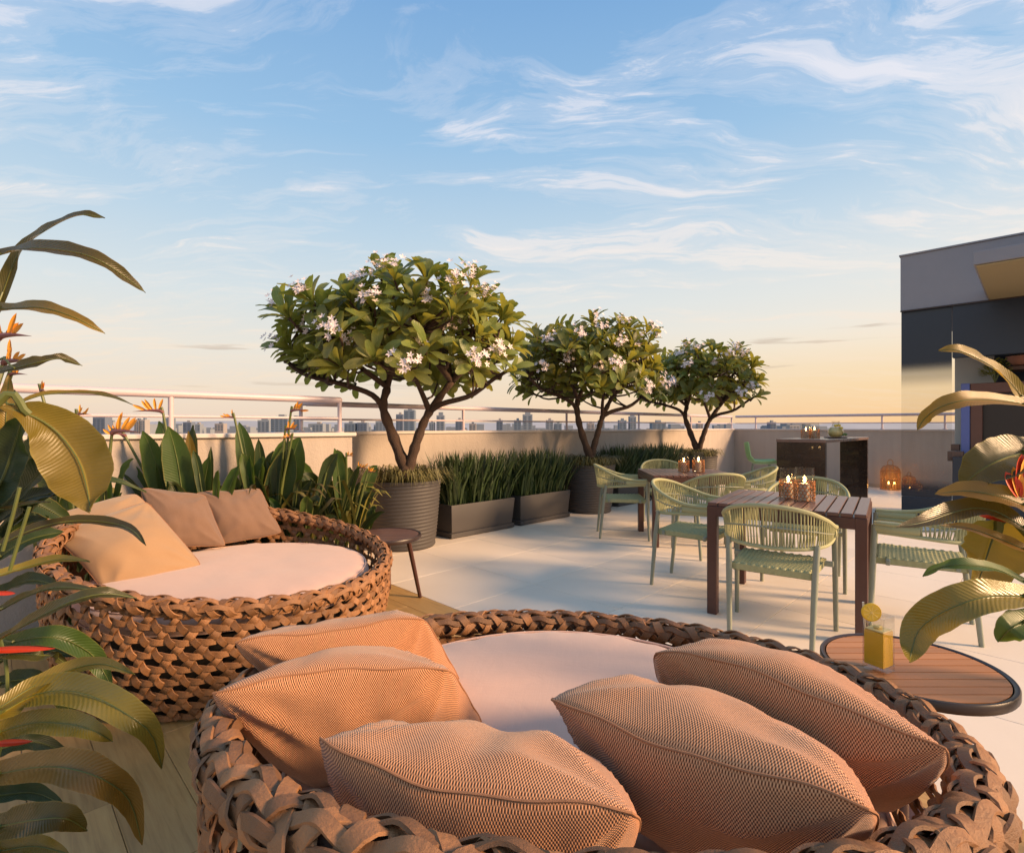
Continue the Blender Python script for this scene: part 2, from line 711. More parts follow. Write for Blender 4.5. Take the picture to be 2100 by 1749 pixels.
def mat_emit(name, col, strength):
    m, t, b = material(name)
    n = t.noise(obj_co(t), 30, 2, 0.5)
    t.link(t.mix(n, tuple(c * 0.85 for c in col), col), b.inputs['Emission Color'])
    b.inputs['Base Color'].default_value = (*col, 1)
    b.inputs['Emission Strength'].default_value = strength
    return m


def mat_fade_wall():
    """invented pane for a fading navy wall: solid at head and foot, clear between"""
    m, t, b = material('fading_navy_wall')
    out = t.n['Material Output']
    b.inputs['Base Color'].default_value = (0.012, 0.022, 0.040, 1)
    co = obj_co(t)
    n = t.noise(co, 30, 4, 0.6)
    t.link(t.mix(n, (0.010, 0.019, 0.036), (0.015, 0.026, 0.046)), b.inputs['Base Color'])
    b.inputs['Roughness'].default_value = 0.35
    sep = t.node('ShaderNodeSeparateXYZ')
    t.link(co, sep.inputs[0])
    zz = t.math('DIVIDE', sep.outputs[2], 2.84)
    fac = t.ramp(zz, [(0.0, 1.0), (0.12, 0.96), (0.20, 0.12), (0.30, 0.05), (0.62, 0.05), (0.69, 0.3), (0.765, 0.97), (1.0, 1.0)], 'EASE')
    tr = t.node('ShaderNodeBsdfTransparent')
    tr.inputs['Color'].default_value = (0.97, 0.97, 0.96, 1)
    mx = t.node('ShaderNodeMixShader')
    t.link(fac, mx.inputs[0])
    t.link(tr.outputs[0], mx.inputs[1])
    t.link(b.outputs[0], mx.inputs[2])
    t.link(mx.outputs[0], out.inputs[0])
    return m


M = {}
M['stucco'] = mat_stucco()
M['coping'] = simple('coping_stone', (0.56, 0.50, 0.47), 0.6, 0.08, 6, 0.1)
M['rail'] = simple('rail_paint', (0.56, 0.46, 0.49), 0.35, 0.05, 6)
M['tile'] = mat_tile()
M['grout'] = simple('grout', (0.56, 0.49, 0.41), 0.95, 0.15, 30, 0.3)
M['deck'] = mat_deck()
M['pot'] = simple('pot_plastic', (0.060, 0.053, 0.050), 0.62, 0.12, 9, 0.12, 0.002)
M['soil'] = simple('soil', (0.035, 0.025, 0.018), 0.95, 0.4, 40, 0.8, 0.01)
M['plum_wood'] = mat_wood('plum_wood', (0.10, 0.046, 0.034), (0.17, 0.08, 0.058), 0.30, 1, 0.25)
M['plum_sunlit'] = mat_wood('plum_wood_sunlit', (0.36, 0.15, 0.055), (0.54, 0.245, 0.10), 0.45, 0, 0.0)  # plum wood with warm sunlight put into its colour
M['plum_frame'] = simple('plum_metal', (0.082, 0.034, 0.025), 0.42, 0.1, 20)
M['dark_rim'] = simple('dark_metal_rim', (0.035, 0.020, 0.017), 0.38, 0.1, 20)
M['sage_metal'] = simple('sage_metal', (0.245, 0.265, 0.205), 0.42, 0.08, 14)
M['cord'] = simple('sage_cord', (0.36, 0.355, 0.18), 0.75, 0.2, 60, 0.4, 0.002)
M['cord_frame'] = simple('sage_cord_wrap', (0.38, 0.375, 0.20), 0.75, 0.15, 120, 0.5, 0.002)
M['stool_shell'] = simple('green_shell', (0.33, 0.50, 0.20), 0.4, 0.06, 10)
M['wicker'] = mat_wicker('wicker', (0.085, 0.036, 0.014), (0.40, 0.19, 0.078))
M['wicker_core'] = simple('wicker_core', (0.12, 0.062, 0.034), 0.8, 0.3, 40, 0.5)
M['liner'] = simple('dark_liner', (0.02, 0.014, 0.010), 0.9, 0.3, 20)
M['mattress'] = mat_cloth('mattress_cloth', (0.62, 0.405, 0.315))
M['cushion_coarse'] = mat_weave('coarse_weave', (0.10, 0.028, 0.010), (0.80, 0.40, 0.20), 450.0, 0.4)
M['cushion_fine'] = mat_weave('fine_weave', (0.155, 0.092, 0.062), (0.29, 0.18, 0.122), 330.0, 0.35, 0.25)
M['cushion_pale'] = mat_weave('pale_weave', (0.30, 0.185, 0.10), (0.44, 0.285, 0.165), 330.0, 0.3, 0.2)
M['seam'] = simple('seam_cord', (0.36, 0.17, 0.085), 0.9, 0.3, 200, 0.6, 0.002)
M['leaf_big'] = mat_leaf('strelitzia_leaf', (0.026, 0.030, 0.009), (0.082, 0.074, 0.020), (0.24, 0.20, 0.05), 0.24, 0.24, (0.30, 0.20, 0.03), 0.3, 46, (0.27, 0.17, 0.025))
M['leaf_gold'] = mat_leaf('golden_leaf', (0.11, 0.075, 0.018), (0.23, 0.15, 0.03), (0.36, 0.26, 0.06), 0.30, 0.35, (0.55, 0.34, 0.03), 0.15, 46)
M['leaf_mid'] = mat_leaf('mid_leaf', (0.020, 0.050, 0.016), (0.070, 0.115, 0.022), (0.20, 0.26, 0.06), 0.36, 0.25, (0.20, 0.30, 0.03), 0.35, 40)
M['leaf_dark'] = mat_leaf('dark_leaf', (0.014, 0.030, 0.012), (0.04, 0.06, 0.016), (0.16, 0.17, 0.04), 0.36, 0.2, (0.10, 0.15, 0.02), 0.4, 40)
M['leaf_tree'] = mat_leaf('frangipani_leaf', (0.060, 0.110, 0.026), (0.22, 0.24, 0.058), (0.24, 0.27, 0.09), 0.34, 0.34, (0.50, 0.46, 0.06), 0.45, 14)
M['stem'] = simple('green_stem', (0.10, 0.12, 0.03), 0.5, 0.25, 14)
M['bark'] = simple('frangipani_bark', (0.085, 0.05, 0.034), 0.85, 0.45, 16, 0.9, 0.02)
M['petal'] = simple('petal_white', (0.78, 0.66, 0.64), 0.6, 0.1, 30)
M['petal_centre'] = simple('petal_centre', (0.75, 0.55, 0.25), 0.6, 0.1, 30)
M['orange'] = simple('orange_petal', (0.90, 0.36, 0.035), 0.5, 0.2, 25)
M['bract'] = simple('bract', (0.20, 0.075, 0.07), 0.45, 0.3, 12)
M['red'] = simple('red_bract', (0.55, 0.045, 0.015), 0.4, 0.2, 12)
M['grass'] = simple('planter_grass', (0.040, 0.066, 0.017), 0.5, 0.7, 9)
M['grass_pale'] = simple('liriope', (0.14, 0.125, 0.042), 0.55, 0.6, 14)
M['bar'] = simple('bar_panel', (0.022, 0.013, 0.011), 0.25, 0.25, 20, coat=0.3)
M['bar_top'] = simple('bar_top', (0.16, 0.10, 0.085), 0.25, 0.2, 14, coat=0.3)
M['glass'] = mat_glass('clear_glass', (0.95, 0.95, 0.94))
M['fade_wall'] = mat_fade_wall()
M['copper'] = simple('copper_sleeve', (0.50, 0.21, 0.08), 0.38, 0.15, 20, metal=0.8)
M['wax'] = simple('wax', (0.85, 0.74, 0.58), 0.5, 0.05, 10)
M['flame'] = mat_emit('flame', (1.0, 0.62, 0.22), 14.0)
M['navy'] = simple('navy_panel', (0.016, 0.026, 0.045), 0.42, 0.12, 20)
M['fascia'] = simple('fascia_render', (0.26, 0.26, 0.29), 0.85, 0.06, 8, 0.25)
M['soffit'] = simple('soffit_warm_lit', (0.33, 0.27, 0.15), 0.7, 0.06, 8)  # khaki: warm light on the underside is put into the colour
M['column'] = simple('column_paint', (0.50, 0.50, 0.47), 0.6, 0.05, 8)
M['niche'] = simple('niche_black', (0.018, 0.012, 0.012), 0.35, 0.2, 15)
M['niche_frame'] = simple('niche_frame', (0.12, 0.05, 0.035), 0.45, 0.15, 15)  # reddish brown carries the niche's warm glow in the frame colour
M['blue_strip'] = simple('blue_edge', (0.10, 0.14, 0.40), 0.4, 0.08, 15)
M['shelf_wood'] = mat_wood('shelf_wood', (0.10, 0.055, 0.04), (0.17, 0.095, 0.07), 0.5, 0)
M['terracotta'] = simple('terracotta', (0.42, 0.20, 0.14), 0.8, 0.15, 10)
M['wire'] = simple('lantern_wire', (0.40, 0.20, 0.08), 0.45, 0.2, 20)
M['rattan_sheet'] = mat_glass('amber_mesh', (0.98, 0.78, 0.52), 0.5)
M['juice'] = simple('lemonade', (0.95, 0.56, 0.05), 0.25, 0.12, 9)
M['juice_top'] = simple('lemonade_foam', (0.85, 0.66, 0.25), 0.5, 0.1, 30)
M['lemon'] = simple('lemon_flesh', (0.85, 0.58, 0.06), 0.5, 0.15, 60, 0.3)
M['rind'] = simple('lemon_rind', (0.82, 0.52, 0.03), 0.45, 0.1, 40)
M['green_fruit'] = simple('mint_leaf', (0.10, 0.18, 0.03), 0.5, 0.3, 30)

# ------------------------------------------------------------------ terrace floor
rng = random.Random(7)

ground = MB()
ground.add([(-30000, -2000, -70), (30000, -2000, -70), (30000, 40000, -70), (-30000, 40000, -70)], [(0, 1, 2, 3)])
tag(ground.build('city_ground', simple('city_haze_ground', (0.20, 0.20, 0.21), 0.9, 0.3, 0.01), None, False), kind='structure')

floor = MB()
floor.box((-3.0, -2.62, -0.30), (13.3, 5.45, -0.012), PQROT)
o_floor = tag(floor.build('terrace_floor', M['grout'], None, False), kind='structure')

TS = 0.805
tile_mb = MB()
tile_mb.box((0.0015, 0.0015, -0.011), (TS - 0.0015, TS - 0.0015, 0.0), None, 0, 0.0012)
tile_me = tile_mb.mesh('tile', False)
tile_me.materials.append(M['tile'])
P0 = 2.298
Q0 = 0.633 / S2
for i in range(14):
    for j in range(-3, 7):
        p, q = P0 + i * TS, Q0 + j * TS
        c = pq(p + TS / 2, q + TS / 2)
        if p > 13.0 or q > 5.25 or c.y < -0.6 or abs(c.x) > c.y * 1.05 + 2.0:
            continue
        o = bpy.data.objects.new('tile', tile_me)
        o.location = pq(p, q, rng.uniform(-0.0004, 0.0))
        o.rotation_euler = (0, 0, R(45))
        COL.objects.link(o)
        put_under(o, o_floor)

PW, PL = 0.2, 1.2
plank_mb = MB()
plank_mb.box((0.001, 0.001, -0.010), (PL - 0.001, PW - 0.001, 0.0), None, 0, 0.0012)
plank_me = plank_mb.mesh('plank', False)
plank_me.materials.append(M['deck'])
for k in range(22):
    p1 = P0 - k * PW                       # plank runs along -q
    off = (k * 0.43) % PL
    for j in range(-1, 6):
        q1 = -0.9 + j * PL + off
        c = pq(p1 - PW / 2, q1 + PL / 2)
        if c.y < 0.4 or q1 > 4.45 or abs(c.x) > c.y * 1.05 + 0.9:
            continue
        o = bpy.data.objects.new('plank', plank_me)
        o.location = pq(p1, q1, rng.uniform(-0.0005, 0.0))
        o.rotation_euler = (0, 0, R(135))
        COL.objects.link(o)
        put_under(o, o_floor)

# ------------------------------------------------------------------ parapet walls, copings and railings
WT = 1.17


def parapet(label, boxes, copes, loc):
    t = thing('parapet_wall', label, 'wall', loc, 'terrace parapet walls')
    for (p0, p1, q0, q1) in boxes:
        b = MB()
        b.box((p0, q0, -0.3), (p1, q1, WT), PQROT)
        b.build('wall_panel', M['stucco'], t, False)
    for (p0, p1, q0, q1) in copes:
        b = MB()
        b.box((p0, q0, WT + 0.001), (p1, q1, WT + 0.036), PQROT, 0, 0.006)
        b.build('coping', M['coping'], t, False)
    return t


parapet('near beige stucco parapet wall behind the bird of paradise plants', [(-3.0, 2.38, 4.455, 4.62), (2.215, 2.38, 4.623, 5.30)],
        [(-3.02, 2.41, 4.425, 4.645), (2.19, 2.41, 4.648, 5.29)], pq(0, 4.5))
parapet('long stucco parapet wall behind the potted trees and grass boxes', [(2.0, 13.05, 5.303, 5.47)], [(2.0, 13.02, 5.285, 5.49)], pq(7, 5.4))
parapet('far stucco parapet wall behind the bar with lanterns at its foot', [(13.05, 13.22, -6.0, 5.47)], [(13.03, 13.24, -6.0, 5.49)], pq(13.1, 1))

sk = MB()
sk.box((13.035, -3.0, 0.0), (13.048, 5.30, 0.075), PQROT, 0, 0.002)
tag(sk.build('skirting', simple('skirting_tile', (0.36, 0.30, 0.23), 0.5, 0.1), None, False), 'beige tile skirting along the foot of the far parapet', 'skirting')


def railing(label, runs, posts, loc, rz=1.50):
    t = thing('railing', label, 'railing', loc, 'metal terrace railings')
    for (a, b) in runs:
        for z, r, nm in ((rz, 0.029, 'top_rail'), (rz - 0.165, 0.011, 'middle_rail')):
            m = MB()
            m.tube([pq(a[0], a[1], z), pq(b[0], b[1], z)], r, 12)
            m.build(nm, M['rail'], t)
    for (p, q) in posts:
        m = MB()
        m.tube([pq(p, q, WT + 0.03), pq(p, q, rz - 0.01)], 0.019, 10)
        m.build('post', M['rail'], t)
        m = MB()
        m.lathe([(0.04, 0), (0.04, 0.008), (0.02, 0.012)], 14, pq(p, q, WT + 0.036))
        m.build('base_plate', M['rail'], t)
    return t


railing('pinkish white rail on the near parapet ending above the round pot', [((-2.8, 4.54), (2.30, 4.54)), ((2.30, 4.54), (2.30, 5.38))],
        [(-0.45, 4.54), (0.97, 4.54), (2.30, 4.54), (2.30, 5.38)], pq(0, 4.54, WT))
railing('long pinkish rail on the parapet behind the trees', [((2.36, 5.39), (13.1, 5.39))],
        [(p_, 5.39) for p_ in (4.476, 6.637, 8.807, 10.94, 13.1)], pq(7, 5.39, WT))
railing('thin pale rail on the far parapet behind the bar', [((13.13, 5.3), (13.13, -3.5))],
        [(13.13, q_) for q_ in (4.82, 2.29, 1.28, 0.1, -1.4)], pq(13.13, 1, WT))

# ------------------------------------------------------------------ city beyond
hm = MB()
hv, hf = [], []
NH = 160
for i in range(NH + 1):
    x = -9000 + 18000 * i / NH
    hgt = 55 + 45 * noise.noise(Vector((x * 0.0004, 3.1, 0))) + 22 * noise.noise(Vector((x * 0.0018, 1.1, 0)))
    for (dy, k) in ((0, 0.0), (250, 0.75), (600, 1.0), (1100, 0.5), (1800, 0.0)):
        hv.append((x, 6500 + dy, -70 + k * (70 + max(4, hgt))))
for i in range(NH):
    for k in range(4):
        a = i * 5 + k
        hf.append((a, a + 5, a + 6, a + 1))
hm.add(hv, hf)
tag(hm.build('hills', simple('far_hills', (0.34, 0.36, 0.40), 0.95, 0.15, 0.002)), kind='structure')

city_cols = [(0.16, 0.20, 0.25), (0.22, 0.25, 0.29), (0.30, 0.27, 0.26), (0.13, 0.16, 0.22), (0.34, 0.32, 0.31)]
M['city'] = [simple('far_facade_%d' % i, c, 0.8, 0.1, 0.05) for i, c in enumerate(city_cols)]
M['city_win'] = simple('far_windows', (0.07, 0.10, 0.14), 0.3, 0.2, 0.1)


def city_building(px0, px1, ytop, dist, ci, label, roof=True, step=False):
    x0 = (px0 - 1050) / F * dist
    x1 = (px1 - 1050) / F * dist
    zt = CAM_Z + (875 - ytop) / F * dist
    dep = max(14.0, (x1 - x0) * 0.8)
    t = thing('tower_block', label, 'building', ((x0 + x1) / 2, dist, -70), 'distant city buildings')
    m = MB()
    m.box((x0, dist, -70), (x1, dist + dep, zt))
    if step:
        w = x1 - x0
        m.box((x0 + w * .25, dist + dep * .2, zt), (x1 - w * .2, dist + dep * .8, zt + (zt + 20) * .14))
    m.build('wall', M['city'][ci], t, False)
    if roof:
        r = MB()
        w = x1 - x0
        r.box((x0 + w * .35, dist + dep * .3, zt + 0.01), (x0 + w * .7, dist + dep * .7, zt + 3.5))
        r.build('roof_block', M['city'][(ci + 1) % 5], t, False)
    wm = MB()
    nc = max(2, int((x1 - x0) / 6))
    z = zt - 3.5
    cw = (x1 - x0) / nc
    while z > -8:
        for k in range(nc):
            wm.box((x0 + cw * (k + .22), dist - 0.35, z - 1.7), (x0 + cw * (k + .78), dist - 0.02, z))
        z -= 3.4
    tag(wm.build('windows', M['city_win'], t, False), kind='stuff')
    return t


CITY = [
    (190, 215, 856, 900, 3, 'dark slab tower left of the near rail post'), (218, 232, 866, 1000, 4, 'small cream block beside the dark slab tower at far left'),
    (275, 285, 862, 1000, 2, 'narrow twin tower seen above the orange flowers'), (287, 297, 861, 1000, 4, 'pale narrow tower beside its twin above the orange flowers'),
    (333, 350, 858, 950, 0, 'blue grey tower touching the near rail post'), (375, 392, 866, 1100, 3, 'low dark block just right of the near rail post'),
    (398, 410, 870, 1200, 1, 'tiny grey block between the flower heads'), (440, 458, 869, 1200, 2, 'low brownish block left of the wide glass tower'),
    (528, 552, 862, 900, 1, 'stepped grey block left of the wide glass tower'), (555, 590, 855, 800, 0, 'wide teal glass tower with a flat cap'),
    (592, 615, 857, 860, 0, 'blue tower right of the wide glass tower'), (640, 662, 869, 1100, 1, 'low grey row of blocks near the rail corner'),
    (706, 728, 868, 1000, 0, 'low blue block right of the rail corner'), (732, 752, 867, 1000, 3, 'low dark blue block before the first tree trunk'),
    (770, 792, 864, 900, 1, 'grey domed tower left of the first tree fork'), (812, 826, 850, 900, 3, 'dark slim tower inside the first tree fork'),
    (828, 850, 841, 850, 0, 'tallest blue tower inside the first tree fork'), (880, 890, 866, 1000, 1, 'short block right of the first tree trunk'),
    (895, 911, 852, 1000, 1, 'tall grey stepped tower right of the first tree'), (934, 949, 861, 1000, 3, 'dark purple tower near the second rail post'),
    (962, 976, 869, 1200, 2, 'small brown domed block between the trees'), (1018, 1031, 862, 1000, 3, 'dark narrow tower midway between the trees'),
    (1054, 1069, 862, 950, 0, 'blue block at the left of the twin tower pair'), (1072, 1092, 850, 950, 1, 'broad grey tower at the right of the pair'),
    (1120, 1135, 862, 950, 1, 'grey tower left of the second tree trunk'), (1138, 1152, 868, 950, 0, 'low blue block left of the second tree trunk'),
    (1205, 1219, 868, 1000, 2, 'low brown block in the second tree fork'), (1228, 1240, 862, 1000, 1, 'grey tower in the second tree fork'),
    (1270, 1285, 862, 950, 0, 'blue block right of the second tree trunk'), (1292, 1305, 854, 950, 1, 'slim stepped tower right of the second tree'),
    (1338, 1366, 866, 900, 0, 'long low blue block left of the third tree'), (1432, 1442, 868, 1000, 2, 'small block in the third tree fork'),
    (1580, 1592, 866, 1000, 3, 'lone dark block left of the bar candles'), (1620, 1640, 872, 1100, 4, 'low pale row of houses by the bar candles'),
]
for k, (a, b, yt, d, ci, lab) in enumerate(CITY):
    city_building(a, b, yt, d, ci, lab, True, lab.find('stepped') >= 0 or lab.find('broad') >= 0)
lowc = MB()
for k in range(260):
    px = rng.uniform(-60, 1700)
    d = rng.uniform(1300, 2600)
    x = (px - 1050) / F * d
    w = rng.uniform(12, 40)
    h = CAM_Z + rng.uniform(-9, 6) * d / F
    lowc.box((x, d, -70), (x + w, d + w, h))
tag(lowc.build('far_city_rows', M['city'][1], None, False), 'grey mass of low far rooftops along the horizon', 'city', kind='stuff')

# ------------------------------------------------------------------ pavilion on the right
pav = thing('pavilion', 'grey and navy rooftop pavilion with canopy and fading navy wall on the right', 'building', pq(9.2, 0.4))


def pbox(name, p0, p1, q0, q1, z0, z1, mat, parent=pav, bev=0.004):
    m = MB()
    m.box((p0, q0, z0), (p1, q1, z1), PQROT, 0, bev)
    return m.build(name, mat, parent, False)


pbox('fascia', 8.945, 11.4, -0.9, 1.35, 2.845, 3.60, M['fascia'])
pbox('flashing', 8.93, 11.42, -0.92, 1.365, 3.602, 3.625, M['fascia'])
pbox('drip_edge', 8.936, 8.944, -0.9, 1.352, 2.835, 2.855, M['dark_rim'])
can = pbox('canopy', 6.97, 8.942, -0.9, 0.46, 2.87, 3.00, M['fascia'])
pbox('soffit', 6.99, 8.940, -0.88, 0.44, 2.852, 2.868, M['soffit'], can)
pbox('header', 8.965, 9.10, -0.9, 0.80, 2.16, 2.843, M['navy'])
pbox('column', 9.60, 9.85, 0.42, 0.83, 0.87, 2.843, M['column'])
pbox('back_wall', 10.3, 10.42, -0.9, 0.60, 0.0, 2.843, M['navy'])
pbox('side_wall', 8.97, 10.42, -0.98, -0.905, 0.0, 2.843, M['navy'])
pbox('low_cabinet', 8.975, 9.9, -0.9, 0.80, 0.0, 0.86, M['navy'])
pbox('plinth', 8.955, 9.02, 0.81, 1.34, 0.0, 0.30, M['navy'])
# the pane keeps its own origin at floor level, so that the invented fade follows its height
pm = MB()
pm.box((0, 0, 0.302), (0.012, 0.54, 2.842))
pane = bpy.data.objects.new('glass_pane', pm.mesh('glass_pane', False))
pane.data.materials.append(M['fade_wall'])
pane.location = pq(8.98, 0.805, 0)
pane.rotation_euler = (0, 0, R(45))
COL.objects.link(pane)
put_under(pane, pav)
# grill niche, counter pieces
niche = pbox('grill_niche', 9.32, 9.34, -0.9, 0.64, 0.862, 1.83, M['niche'])
pbox('niche_frame', 9.24, 9.318, -0.9, 0.64, 1.70, 1.83, M['niche_frame'], niche)
pbox('niche_jamb', 9.24, 9.318, 0.52, 0.638, 0.864, 1.698, M['niche_frame'], niche)
pbox('blue_edge', 9.235, 9.33, 0.645, 0.735, 0.864, 1.832, M['blue_strip'], niche)
pbox('counter_shelf', 9.08, 9.22, 0.70, 0.86, 0.80, 0.93, M['shelf_wood'])
pbox('counter_block', 9.25, 9.36, 0.75, 0.84, 0.932, 1.02, M['shelf_wood'])
pbox('upper_shelf', 9.5, 9.9, -0.8, 0.28, 2.0, 2.05, M['shelf_wood'])


def bushy(name, label, cat, base, rx, rz, nleaf, lsize, mat, seed, group=None):
    rr = random.Random(seed)
    t = thing(name, label, cat, base, group)
    m = MB()
    for k in range(nleaf):
        a = rr.uniform(0, 2 * math.pi)
        el_ = rr.uniform(-0.1, 1.0)
        r = rr.uniform(0.55, 1.0)
        c = Vector(base) + Vector((math.cos(a) * rx * r * math.cos(el_ * 1.3), math.sin(a) * rx * r * math.cos(el_ * 1.3), rz * (0.35 + 0.65 * r * math.sin(el_ * 1.4))))
        dd = Vector((math.cos(a), math.sin(a), rr.uniform(-.3, .9))).normalized()
        s = dd.cross(Vector((0, 0, 1))).normalized() * lsize * 0.35
        L = dd * lsize * rr.uniform(.7, 1.2)
        m.add([c, c + L * .5 + s, c + L, c + L * .5 - s], [(0, 1, 2, 3)], [[(0, .5), (.5, 1), (1, .5), (.5, 0)]])
    m.build('foliage', mat, t, False)
    st = MB()
    for k in range(5):
        a = k * 1.3
        st.tube([Vector(base), Vector(base) + Vector((math.cos(a) * rx * .4, math.sin(a) * rx * .4, rz * .6))], 0.006, 5)
    st.build('stem', M['stem'], t)
    return t


bushy('shelf_plant', 'small leafy green plant on top of the grill niche', 'plant', pq(9.29, 0.40, 1.832), 0.17, 0.30, 320, 0.055, M['leaf_tree'], 3)
pot_b = thing('bowl_pot', 'pinkish terracotta bowl on the upper shelf', 'pot', pq(9.62, 0.16, 2.052))
m = MB()
c_ = pq(9.62, 0.16, 2.052)
m.lathe([(0.06, 0), (0.09, 0.02), (0.14, 0.08), (0.15, 0.115), (0.155, 0.13), (0.14, 0.132), (0.13, 0.10), (0.0, 0.09)], 28, c_)
m.build('bowl', M['terracotta'], pot_b)
bushy('bowl_plant', 'dim green plant growing in the terracotta bowl', 'plant', pq(9.62, 0.16, 2.145), 0.15, 0.18, 200, 0.06, M['leaf_dark'], 4)

# ------------------------------------------------------------------ daybeds
def build_daybed():
    t = thing('daybed', 'x', 'daybed', (0, 0, 0), 'round wicker daybeds')
    N, ROWS = 54, 8
    zmean, tilt = 0.565, 0.125

    def rim_z(th):
        return zmean + tilt * math.cos(th) + 0.045 * max(0.0, math.cos(th)) ** 2

    def surf(U, V):
        th = U * 2 * math.pi / N
        k = V / ROWS
        z = 0.02 + k * (rim_z(th) - 0.035)
        r = 0.79 + 0.085 * math.sin(min(1.0, k) * math.pi * 0.60)
        return th, r, z

    def pos(U, V, d):
        th, r, z = surf(U, V)
        return Vector((math.cos(th) * (r + d), math.sin(th) * (r + d), z)), Vector((math.cos(th), math.sin(th), 0.05))

    A = 0.0075
    rr = random.Random(5)
    for k in range(0, ROWS + 1):
        m = MB()
        pts, nr = [], []
        ns = N * 6
        for i in range(ns + 1):
            U = i / 6.0
            Ux = U
            V = k + 0.03 * math.sin(U * 1.7 + k)
            p, n_ = pos(Ux, max(0.1, min(V, ROWS - .1)), A * math.cos(2 * math.pi * (U - k / 2)))
            pts.append(p)
            nr.append(n_)
        m.ribbon(pts, nr, 0.027, 0.0040)
        m.build('strand', M['wicker'], t, True, 34)
    for fam in (1, -1):
        for c in range(N):
            m = MB()
            pts, nr = [], []
            ns = ROWS * 8
            jit = rr.uniform(-.07, .07)
            wv = rr.uniform(.8, 1.12)
            for i in range(ns + 1):
                V = i / 8.0
                U = fam * V / 2 + c + (0.0 if fam == 1 else 0.5) + jit
                p, n_ = pos(U, V, -fam * A * math.cos(2 * math.pi * V))
                pts.append(p)
                nr.append(n_)
            m.ribbon(pts, nr, [0.0295 * wv * (1 + .12 * math.sin(q * .7 + c)) for q in range(len(pts))], 0.0036)
            m.build('strand', M['wicker'], t, True, 34)
    # rim: core ring and two crossing families of wrapped straps
    m = MB()
    core = []
    for i in range(120):
        th = 2 * math.pi * i / 120
        core.append(Vector((math.cos(th) * 0.853, math.sin(th) * 0.853, rim_z(th))))
    m.tube(core, 0.027, 10, True)
    m.build('rim_core', M['wicker_core'], t)
    NS = 74
    for fam in (1, -1):
        for c in range(NS):
            m = MB()
            pts, nr = [], []
            ns = 18
            wj = rr.uniform(.8, 1.2)
            rj = rr.uniform(-.002, .004)
            tj = rr.uniform(-.18, .18)
            for i in range(ns + 1):
                u = i / ns
                phi = R(-75) + u * R(330)            # around the tube, outside foot -> over the top -> inside
                th = (c + (0.5 if fam < 0 else 0) + fam * (u - .5) * 2.5 + tj * math.sin(u * 5)) * 2 * math.pi / NS
                er = Vector((math.cos(th), math.sin(th), 0))
                dirv = er * math.cos(phi) + Vector((0, 0, 1)) * math.sin(phi)
                rad = 0.033 + rj + 0.008 * math.cos(2 * math.pi * u * 2.3 + (0 if fam > 0 else math.pi))
                base = er * 0.853 + Vector((0, 0, rim_z(th)))
                pts.append(base + dirv * rad)
                nr.append(dirv)
            m.ribbon(pts, nr, [0.030 * wj * (1 + .15 * math.sin(q * .8 + c * 1.7)) for q in range(len(pts))], 0.004)
            m.build('strap', M['wicker'], t, True, 34)
    for q, ph0 in enumerate((R(18), R(62), R(104), R(150))):
        m = MB()
        pts, nr = [], []
        ns = NS * 6
        for i in range(ns + 1):
            th = 2 * math.pi * i / ns
            phi = ph0 + R(9) * math.sin(th * NS * .5 + q * 2.1)
            er = Vector((math.cos(th), math.sin(th), 0))
            dirv = er * math.cos(phi) + Vector((0, 0, 1)) * math.sin(phi)
            rad = 0.037 + 0.009 * math.sin(th * NS * .5 + q * math.pi * .5)
            pts.append(er * 0.853 + Vector((0, 0, rim_z(th))) + dirv * rad)
            nr.append(dirv)
        m.ribbon(pts, nr, 0.022, 0.005)
        m.build('strand', M['wicker'], t, True, 34)
    m = MB()
    m.lathe([(0.0, 0.012), (0.735, 0.012), (0.745, 0.33), (0.0, 0.335)], 64)
    m.build('inner_drum', M['liner'], t)
    # mattress
    m = MB()
    prof = [(0.0, 0.336), (0.70, 0.337), (0.742, 0.352), (0.758, 0.385), (0.756, 0.41), (0.738, 0.438), (0.72, 0.447), (0.70, 0.454), (0.67, 0.459), (0.64, 0.462), (0.60, 0.466), (0.56, 0.468), (0.52, 0.470), (0.48, 0.472), (0.44, 0.473), (0.40, 0.474), (0.36, 0.475), (0.32, 0.4755), (0.28, 0.476), (0.24, 0.4765), (0.20, 0.477), (0.15, 0.477), (0.1, 0.477), (0.05, 0.477), (0.0, 0.477)]
    m.lathe(prof, 96, rfun=lambda a, z: 1 + 0.004 * math.sin(a * 7 + z * 9) + 0.003 * math.sin(a * 13))
    def sag(v):
        x, y, z = v
        r = math.hypot(x, y)
        a = math.atan2(y, x)
        if z < .40:
            return v
        edge = math.exp(-((r - .68) / .07) ** 2)
        dz = .0075 * noise.noise(Vector((x * 2.6, y * 2.6, .3))) + .004 * noise.noise(Vector((x * 7, y * 7, 1.3)))
        dz += edge * .0035 * math.sin(a * 31 + 3 * noise.noise(Vector((x * 3, y * 3, 5))))
        dz += .003 * math.sin(18 * (x * .6 + y * .8) + 4 * noise.noise(Vector((x * 2, y * 2, 9)))) * max(0, noise.noise(Vector((x * 1.5, y * 1.5, 4))))
        return (x, y, z + dz)
    m.v = [sag(v) for v in m.v]
    mt = m.build('mattress', M['mattress'], t, True, 80)
    for zc, rc in ((0.444, 0.734), (0.356, 0.747)):
        pm_ = MB()
        pm_.tube([Vector((math.cos(a) * rc, math.sin(a) * rc, zc)) for a in [2 * math.pi * i / 128 for i in range(128)]], 0.0045, 6, True)
        pm_.build('piping', M['mattress'], mt)
    return t


